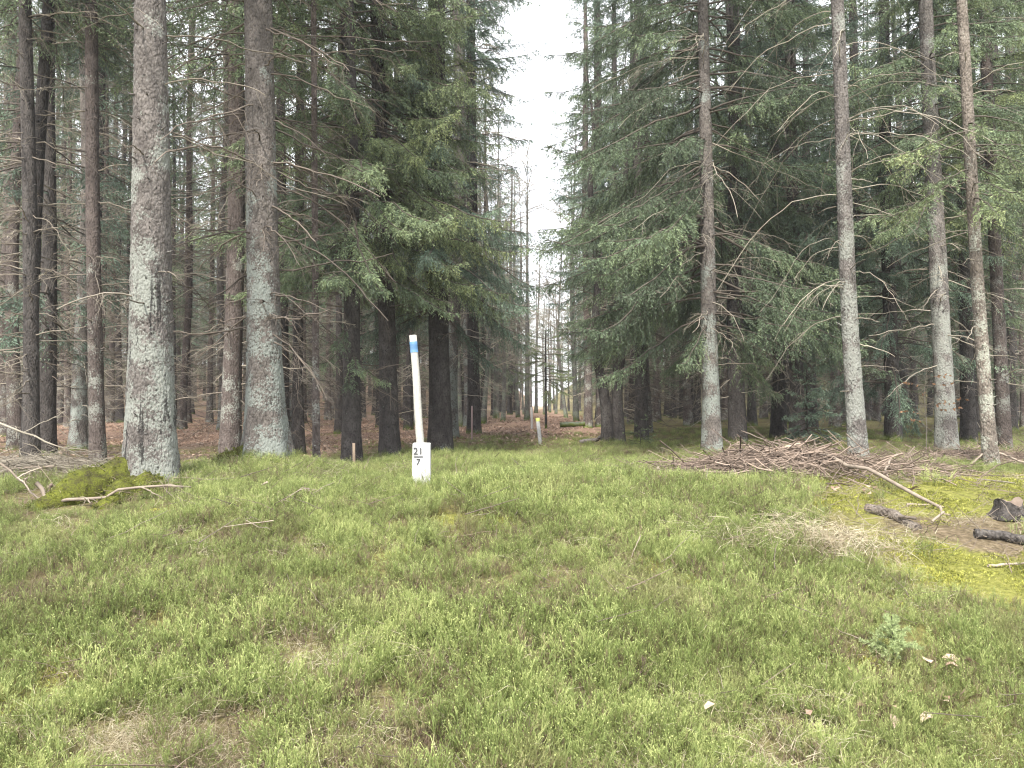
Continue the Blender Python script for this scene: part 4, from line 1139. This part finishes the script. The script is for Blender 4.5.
SD = 7.5
sx, sy = at(422, SD), SD
sz = float(gz(sx, sy))
zt = EYE - (443 - 405) / FPX * SD
stone = thing("boundary_stone", (sx, sy, sz), "square white boundary stone painted with the number 21 over 7", "boundary stone", rz=math.radians(4))
bevel_block(0.172, 0.165, -0.2, zt - sz, 0.012, M_white, "block", stone)
def text(body, size, x, z, name):
    cu = bpy.data.curves.new(name, 'FONT'); cu.body = body; cu.size = size; cu.extrude = 0.0012; cu.align_x = 'CENTER'; cu.space_character = 1.02
    tmp = bpy.data.objects.new(name, cu); COL.objects.link(tmp)
    dg = bpy.context.evaluated_depsgraph_get()
    me = bpy.data.meshes.new_from_object(tmp.evaluated_get(dg)); bpy.data.objects.remove(tmp)
    me.materials.clear(); me.materials.append(M_black)
    o_ = link(name, me, stone); o_.location = (x, -0.0905, z); o_.rotation_euler = (math.radians(90), 0, 0)
    return o_
hT = zt - sz
text("21", 0.095, -0.031, hT - 0.105, "painted_number")
text("7", 0.085, -0.030, hT - 0.205, "painted_number")
bar = Soup(); bv = np.array([[x_, y_, z_] for x_ in (-0.072, 0.012) for y_ in (-0.0915, -0.086) for z_ in (hT - 0.131, hT - 0.123)])
bar.add(bv, [(0, 1, 3), (0, 3, 2), (4, 6, 7), (4, 7, 5), (0, 4, 5), (0, 5, 1), (2, 3, 7), (2, 7, 6), (0, 2, 6), (0, 6, 4), (1, 5, 7), (1, 7, 3)], 0, 0.5, False)
bar.build("number_bar", [M_black], stone)

PD = 7.72
px0, px1 = at(420.5, PD), at(412.5, PD)
pz0 = float(gz(px0, PD)); ztop = EYE + (405 - 334) / FPX * PD
pole = thing("marker_pole", (px0, PD, pz0), "leaning white pole with a blue band near its top behind the boundary stone", "pole")
zc = EYE - (443 - 405) / FPX * PD
def polept(z): # height above the pole's foot
    f = (z + pz0 - zc) / (ztop - zc)
    return np.array([at(420.5, PD) + (px1 - px0) * f - px0, 0.03 * f, z])
Ht = ztop - pz0
def pseg(z0, z1, r0, r1, mat, name, n=9, wob=0.0015):
    zz = np.linspace(z0, z1, n); Pp = np.array([polept(z) for z in zz]); Pp[:, 0] += np.sin(zz * 7) * wob * 2
    s = Soup(); V, F = tubes(Pp, np.linspace(r0, r1, n), 14, cap=True); s.add(V, F, 0, 0.5); return s.build(name, [mat], pole)
pseg(-0.3, Ht - 0.01, 0.043, 0.037, M_pole, "shaft", 14)
pseg(Ht - 0.185, Ht - 0.075, 0.0405, 0.0395, M_blue, "blue_band", 4)

def post(name, px, d, py_top, px_top, rad, mats, label, cat, cap=None, k=10, group=None):
    x = at(px, d); z = float(gz(x, d)); zt_ = EYE + (405 - py_top) / FPX * d; xt = at(px_top, d) - x
    root = thing(name, (x, d, z), label, cat, group)
    P = np.array([[-xt * 0.2, 0, -0.2], [0, 0, 0], [xt * 0.5, 0, (zt_ - z) * 0.5], [xt, 0, zt_ - z]])
    s = Soup(); V, F = tubes(P, np.array([rad, rad, rad * 0.97, rad * 0.93]), k, cap=True); s.add(V, F, 0, 0.5); s.build("shaft", [mats[0]], root)
    if cap:
        u0 = P[3] + (P[2] - P[3]) * cap
        s = Soup(); V, F = tubes(np.array([u0, P[3] + np.array([0, 0, 0.01])]), np.array([rad * 1.04, rad * 1.04]), k, cap=True); s.add(V, F, 0, 0.5); s.build("yellow_top", [mats[1]], root)
post("marker_post", 540.5, 16.3, 418.5, 537.5, 0.042, [M_white, M_yellow], "short white post with a yellow top standing in the ride", "post", cap=0.22)
post("marker_post", 532, 23.5, 407, 531.5, 0.04, [M_greypost], "grey weathered post farther along the ride", "post")
post("wooden_stake", 472, 17.5, 406, 472, 0.022, [M_redpost], "thin pinkish grey stake among the fallen leaves", "stake", k=6)
post("wooden_stake", 354.5, 11.2, 443, 354, 0.024, [M_tanpost], "low tan wooden stake beside the dark trunks", "stake", k=6)

# ---------------------------------------------------------------- brush heaps, fallen branches, logs, stump
def brush(name, cx, cy, sx_, sy_, hgt, n, label, seed, ax=0.0, L=(0.15, 0.8), mats=None, thick=(0.002, 0.006)):
    r = np.random.default_rng(seed); s = Soup()
    q = r.normal(size=(n, 2)) * np.array([sx_, sy_]) * 0.55
    hh = hgt * np.exp(-((q[:, 0] / sx_) ** 2 + (q[:, 1] / sy_) ** 2) * 0.9) * r.uniform(0, 1, n) ** 0.6
    az = ax + r.normal(size=n) * 1.0 + np.where(r.random(n) < 0.5, np.pi, 0)
    Ls = r.uniform(L[0], L[1], n); u = np.linspace(-0.5, 0.5, 6)
    P = np.zeros((n, 6, 3)); curl = r.normal(size=n) * 0.5
    a_ = az[:, None] + curl[:, None] * u
    P[:, :, 0] = q[:, 0:1] + np.cos(a_) * Ls[:, None] * u; P[:, :, 1] = q[:, 1:2] + np.sin(a_) * Ls[:, None] * u
    gx, gy_ = P[:, :, 0] + cx, P[:, :, 1] + cy
    # drape: never float, follow the lumpy mound
    mound = hgt * np.exp(-((P[:, :, 0] / sx_) ** 2 + (P[:, :, 1] / sy_) ** 2) * 0.9) * (0.45 + 1.1 * fbm(gx * 2.3, gy_ * 2.3, seed, 3))
    P[:, :, 2] = gz(gx, gy_) + np.minimum(0.5 * mound + hh[:, None] * 0.6, mound + 0.03) + (r.normal(size=n) * 0.3)[:, None] * u * Ls[:, None] + 0.015
    P[:, :, 2] -= float(gz(cx, cy)); P[:, 1:] += r.normal(size=(n, 5, 3)) * 0.008
    R = (thick[0] + (thick[1] - thick[0]) * r.random(n) ** 2.2)[:, None] * np.linspace(1, 0.45, 6)
    V, F = tubes(P, R, 4); s.add(V, F, 0, np.repeat(r.uniform(0, 0.8, n), 24))
    m2 = n // 2; i = r.integers(0, n, m2); j = r.integers(1, 5, m2)
    o_ = s.build(name, mats or [M_brush]); o_.location = (cx, cy, float(gz(cx, cy)))
    return tag(o_, label, "brushwood", kind="stuff")

brush("brush_heap", at(785, 8.7), 8.7, 1.3, 0.85, 0.23, 1250, "heap of cut brown brushwood before the leafy grey-brown spruce", 201, ax=0.1, L=(0.12, 1.0), thick=(0.0018, 0.011))
brush("brush_heap", at(985, 10.9), 10.9, 1.6, 0.7, 0.17, 1000, "loose brown brushwood round the foot of the slim tan trunk", 202, ax=0.0)
brush("brush_heap", at(120, 7.35), 7.35, 0.55, 0.22, 0.08, 140, "small scatter of twigs before the mossy root of the thick grey spruce", 203, ax=0.1, thick=(0.0015, 0.004))
brush("brush_heap", at(30, 9.3), 9.3, 1.5, 0.7, 0.22, 700, "tangle of dead brush at the left edge under the bare trunks", 204, ax=0.4, L=(0.2, 1.0), mats=[M_twig])
brush("brush_heap", at(905, 9.5), 9.5, 0.8, 0.45, 0.10, 320, "thin twig scatter between the two brush heaps", 205, ax=0.2)

def stick(pts, r0, r1, label, cat="branch", name="fallen_branch", mat=None, group=None, twigs=0, seed=0, k=7, off=0.0):
    """a fallen branch through (px, depth, height above the ground) points"""
    r = np.random.default_rng(seed + 300)
    Q = []
    for px, d, h in pts:
        d = d + off
        if off: h = h * 0.8
        x = at(px, d); Q.append([x, d, float(gz(x, d)) + h])
    Q = np.array(Q); tt = np.linspace(0, 1, len(Q)); u = np.linspace(0, 1, 12)
    P = np.stack([np.interp(u, tt, Q[:, i]) for i in range(3)], 1)
    L = np.linalg.norm(P[-1] - P[0])
    P[1:-1] += r.normal(size=(10, 3)) * L * 0.007
    org = P[0].copy(); P = P - org
    s = Soup(); V, F = tubes(P, np.linspace(r0, r1, 12) * (1 + r.normal(size=12) * 0.06), k, cap=True); s.add(V, F, 0, r.uniform(0.2, 0.7))
    for i in range(twigs):
        j = r.integers(3, 11); az = r.uniform(0, 6.28)
        dead_branch(s, P[j], math.atan2(P[j][1] - P[j - 1][1], P[j][0] - P[j - 1][0]) + r.choice([-1, 1]) * r.uniform(0.4, 1.0), L * r.uniform(0.15, 0.4), r.uniform(-0.2, 0.5), r.uniform(0, 0.3), r1 * 0.8, r, twigs=2, sub=1)
    o_ = s.build(name, [mat or M_stick]); o_.location = org
    return tag(o_, label, cat, group)

stick([(700, 9.2, 0.08), (745, 9.3, 0.28), (792, 9.4, 0.34)], 0.018, 0.012, "brown branch arched over the left half of the brush heap", seed=1, twigs=3, off=-0.5)
stick([(768, 9.1, 0.28), (799, 9.25, 0.39)], 0.036, 0.033, "short stout stub with a yellow cut end on top of the brush heap", mat=M_tanpost, seed=2, off=-0.5)
stick([(796, 9.3, 0.33), (860, 8.4, 0.22), (925, 7.5, 0.06), (948, 7.2, 0.02)], 0.024, 0.012, "long pole slanting down from the brush heap towards the moss", seed=3, twigs=0, off=-0.5)
stick([(789, 9.4, 0.33), (768, 9.6, 0.45), (741, 10.0, 0.62)], 0.010, 0.005, "thin pale branch rising off the heap towards the leafy trunk", seed=4, off=-0.5)
stick([(657, 8.9, 0.16), (660, 8.85, 0.06), (668, 8.8, -0.02)], 0.016, 0.016, "short pale stub sticking up left of the brush heap", seed=5, off=-0.5)
stick([(722, 8.35, 0.0), (733, 8.5, 0.16)], 0.022, 0.016, "pale thick piece leaning on the front of the brush heap", seed=6, off=-0.5)
stick([(742, 8.9, 0.16), (775, 8.8, 0.19), (803, 8.8, 0.20)], 0.013, 0.010, "straight grey stick lying level across the heap front", seed=7, off=-0.5)
stick([(745, 8.6, 0.05), (752, 8.6, 0.14), (761, 8.7, 0.16)], 0.026, 0.014, "crooked pale chunk in the middle of the heap front", seed=8, off=-0.5)
stick([(812, 9.0, 0.2), (828, 8.6, 0.06)], 0.018, 0.012, "dark stick propped steeply on the right side of the heap", mat=M_brush, seed=9, off=-0.5)
stick([(680, 9.0, 0.03), (700, 8.9, 0.13), (718, 8.8, 0.12), (730, 8.7, 0.03)], 0.011, 0.008, "low arched twig at the left end of the heap", seed=10, mat=M_brush, off=-0.5)
stick([(835, 8.9, 0.15), (868, 8.5, 0.04)], 0.014, 0.010, "grey stick below the slanting long pole", seed=11, off=-0.5)
stick([(866, 6.8, 0.02), (890, 6.6, 0.03), (916, 6.3, 0.01)], 0.05, 0.04, "rotten half-buried log at the edge of the bright moss", cat="log", name="rotten_log", seed=12, mat=M_rotten, k=12)
stick([(897, 6.45, 0.06), (914, 6.32, 0.09)], 0.014, 0.012, "short dark peg lying on the rotten log", seed=13, mat=M_twig_dark)
stick([(972, 6.15, 0.035), (1000, 6.1, 0.04), (1040, 5.95, 0.03)], 0.036, 0.040, "dark barked log lying on the moss at the right edge", cat="log", name="fallen_log", seed=14, mat=M_bark_log, k=10)
stick([(905, 10.8, 0.12), (914, 10.8, 0.27)], 0.014, 0.010, "pale snapped stick standing up behind the slanting pole", seed=15)
stick([(896, 10.8, 0.10), (935, 10.9, 0.10), (965, 11.0, 0.14)], 0.02, 0.014, "reddish branch lying level before the lichen-grey trunk", seed=16, mat=M_brush)
stick([(890, 8.3, 0.22), (884, 8.1, 0.1), (890, 7.9, 0.0)], 0.013, 0.010, "bent pale stick below the slanting pole", seed=17)
stick([(968, 10.0, 0.05), (984, 10.0, 0.22)], 0.016, 0.011, "pale stick leaning on the foot of the slim tan trunk", seed=18)
stick([(998, 10.1, 0.2), (1030, 9.8, 0.06)], 0.016, 0.012, "stick sloping away right of the slim tan trunk", seed=19, twigs=2)
stick([(905, 7.0, 0.02), (935, 6.95, 0.03), (942, 6.9, 0.03)], 0.012, 0.008, "small stick lying on open moss above the rotten log", seed=20)
stick([(930, 6.45, 0.02), (942, 6.5, 0.09)], 0.013, 0.010, "pale peg of wood on bare soil beside the dark log", seed=21)
stick([(985, 5.6, 0.02), (1030, 5.65, 0.03)], 0.010, 0.008, "thin pale stick at the lower right edge of the moss", seed=22)
stick([(38, 7.0, 0.20), (47, 6.95, 0.05), (56, 6.95, 0.04), (100, 7.0, 0.08), (135, 7.1, 0.13), (192, 7.2, 0.10)], 0.020, 0.010, "long pale barkless branch lying before the mossy root", seed=23, twigs=3)
stick([(120, 7.5, 0.10), (160, 7.55, 0.10), (235, 7.6, 0.12)], 0.008, 0.004, "thin straight stick lying right of the mossy root", seed=24)
stick([(50, 7.25, 0.02), (53, 7.2, 0.14)], 0.018, 0.016, "short upright snag left of the mossy root", seed=25, mat=M_brush)
stick([(258, 6.5, 0.03), (285, 6.6, 0.12), (306, 6.8, 0.17), (322, 6.7, 0.05)], 0.008, 0.003, "thin grey branch arching over the bilberry left of the boundary stone", seed=26, twigs=5)
stick([(263, 7.2, 0.12), (268, 7.1, 0.16)], 0.012, 0.010, "small pale chip in the bilberry below the flared trunk", seed=27)
stick([(-40, 7.4, 0.85), (20, 7.5, 0.62), (60, 7.6, 0.45), (90, 7.8, 0.30)], 0.012, 0.004, "long mossy bare branch drooping in from the left edge", seed=28, twigs=6, mat=M_twig)
stick([(-30, 7.0, 0.55), (10, 7.0, 0.35), (35, 7.0, 0.10), (42, 6.95, 0.02)], 0.012, 0.008, "bare branch propped on the ground at the left edge", seed=29, twigs=4)
stick([(580, 17.6, 0.02), (597, 17.4, 0.10), (606, 17.2, 0.28)], 0.06, 0.035, "dark fallen limb at the foot of the forked tree", seed=30, mat=M_bark_log)
stick([(640, 5.6, 0.17), (630, 5.5, 0.05)], 0.004, 0.003, "thin pale stalk standing below the brush heap", seed=31)
stick([(560, 24, 0.1), (585, 24, 0.16)], 0.09, 0.07, "mossy grey log lying across the ride farther on", cat="log", name="fallen_log", seed=32, mat=M_bark_grey2)

# loose ragged sticks over the heaps
r = np.random.default_rng(97)
for (pc, dc, sw, hh, nn, lab, grp) in ((785, 8.7, 66, 0.17, 22, "grey-tan stick lying crisscross on the big brush heap", "sticks crisscross on the big brush heap"),
                              (975, 10.8, 45, 0.12, 14, "grey stick among the loose brushwood by the slim tan trunk", "sticks among the loose brushwood"),
                              (50, 9.0, 55, 0.14, 12, "bleached stick in the tangle of dead brush at the left edge", "sticks in the left tangle of brush")):
    for i in range(nn):
        p0 = pc + r.normal() * sw; d0 = dc + r.normal() * 0.35; L = r.uniform(0.3, 1.1); a_ = r.normal() * 0.6 + (math.pi if r.random() < 0.5 else 0)
        h0 = hh * math.exp(-((p0 - pc) / (sw * 1.5)) ** 2) * r.uniform(0.7, 1.25)
        x0 = at(p0, d0); x1 = x0 + math.cos(a_) * L; d1 = d0 + math.sin(a_) * L
        p1 = 512 + x1 / d1 * FPX
        h1 = max(0.02, hh * math.exp(-((p1 - pc) / (sw * 1.5)) ** 2) * r.uniform(0.4, 1.3))
        stick([(p0, d0, h0), ((p0 + p1) / 2, (d0 + d1) / 2, (h0 + h1) / 2 + r.uniform(-0.01, 0.03)), (p1, d1, h1)], r.uniform(0.006, 0.015), r.uniform(0.004, 0.008), lab, group=grp, seed=400 + i, twigs=int(r.integers(0, 3)), mat=[M_stick, M_brush, M_twig][i % 3], k=6)

# stump
x, y = at(1007, 6.7), 6.7
root = thing("tree_stump", (x, y, float(gz(x, y))), "low dark weathered tree stump at the right edge of the moss", "stump")
r = np.random.default_rng(96); s = Soup()
rings = []; an = np.linspace(0, 2 * np.pi, 22, endpoint=False)
jag = 0.13 + 0.03 * np.sin(an * 2 + 1) + r.normal(size=22) * 0.008
for f in (-0.1, 0.0, 0.25, 0.55, 0.8, 1.0):
    rr = (0.105 + 0.08 * math.exp(-max(f, 0) * 4) * 1.0) * (1 + 0.10 * np.cos(5 * an) + r.normal(size=22) * 0.02)
    rings.append(np.stack([np.cos(an) * rr, np.sin(an) * rr, jag * f], 1))
rings.append(np.stack([np.cos(an) * 0.06, np.sin(an) * 0.06, jag * 0.95], 1)); rings.append(np.stack([an * 0, an * 0, jag * 0 + 0.115], 1))
V = np.concatenate(rings); n = len(rings); i = np.arange(n - 1)[:, None] * 22; j = np.arange(22)[None]; j2 = (j + 1) % 22
F = np.concatenate([np.stack([i + j, i + j2, i + 22 + j2], -1).reshape(-1, 3), np.stack([i + j, i + 22 + j2, i + 22 + j], -1).reshape(-1, 3)])
top = F.max(1) >= 22 * 6
s.add(V, F[~top], 0, 0.5); s.build("bark", [M_bark_log], root)
s = Soup(); s.add(V, F[top], 0, 0.3); s.build("cut_face", [M_brush], root)

# ---------------------------------------------------------------- the air between the trunks
hz = Soup()
hv = np.array([[x_, y_, z_] for x_ in (-120, 120) for y_ in (-30, 150) for z_ in (-3, 45)], float)
hz.add(hv, [(0, 1, 3), (0, 3, 2), (4, 6, 7), (4, 7, 5), (0, 4, 5), (0, 5, 1), (2, 3, 7), (2, 7, 6), (0, 2, 6), (0, 6, 4), (1, 5, 7), (1, 7, 3)], 0, 0.5, False)
hm = bpy.data.materials.new("forest_haze"); hm.use_nodes = True
ht = hm.node_tree; ht.nodes.clear()
ho = ht.nodes.new("ShaderNodeOutputMaterial"); hp = ht.nodes.new("ShaderNodeVolumePrincipled")
hp.inputs["Color"].default_value = (0.92, 0.94, 0.97, 1); hp.inputs["Density"].default_value = 0.0010; hp.inputs["Anisotropy"].default_value = 0.2
ht.links.new(hp.outputs[0], ho.inputs["Volume"])
tag(hz.build("haze", [hm]), kind="stuff", label="thin pale haze between the trunks", cat="haze")
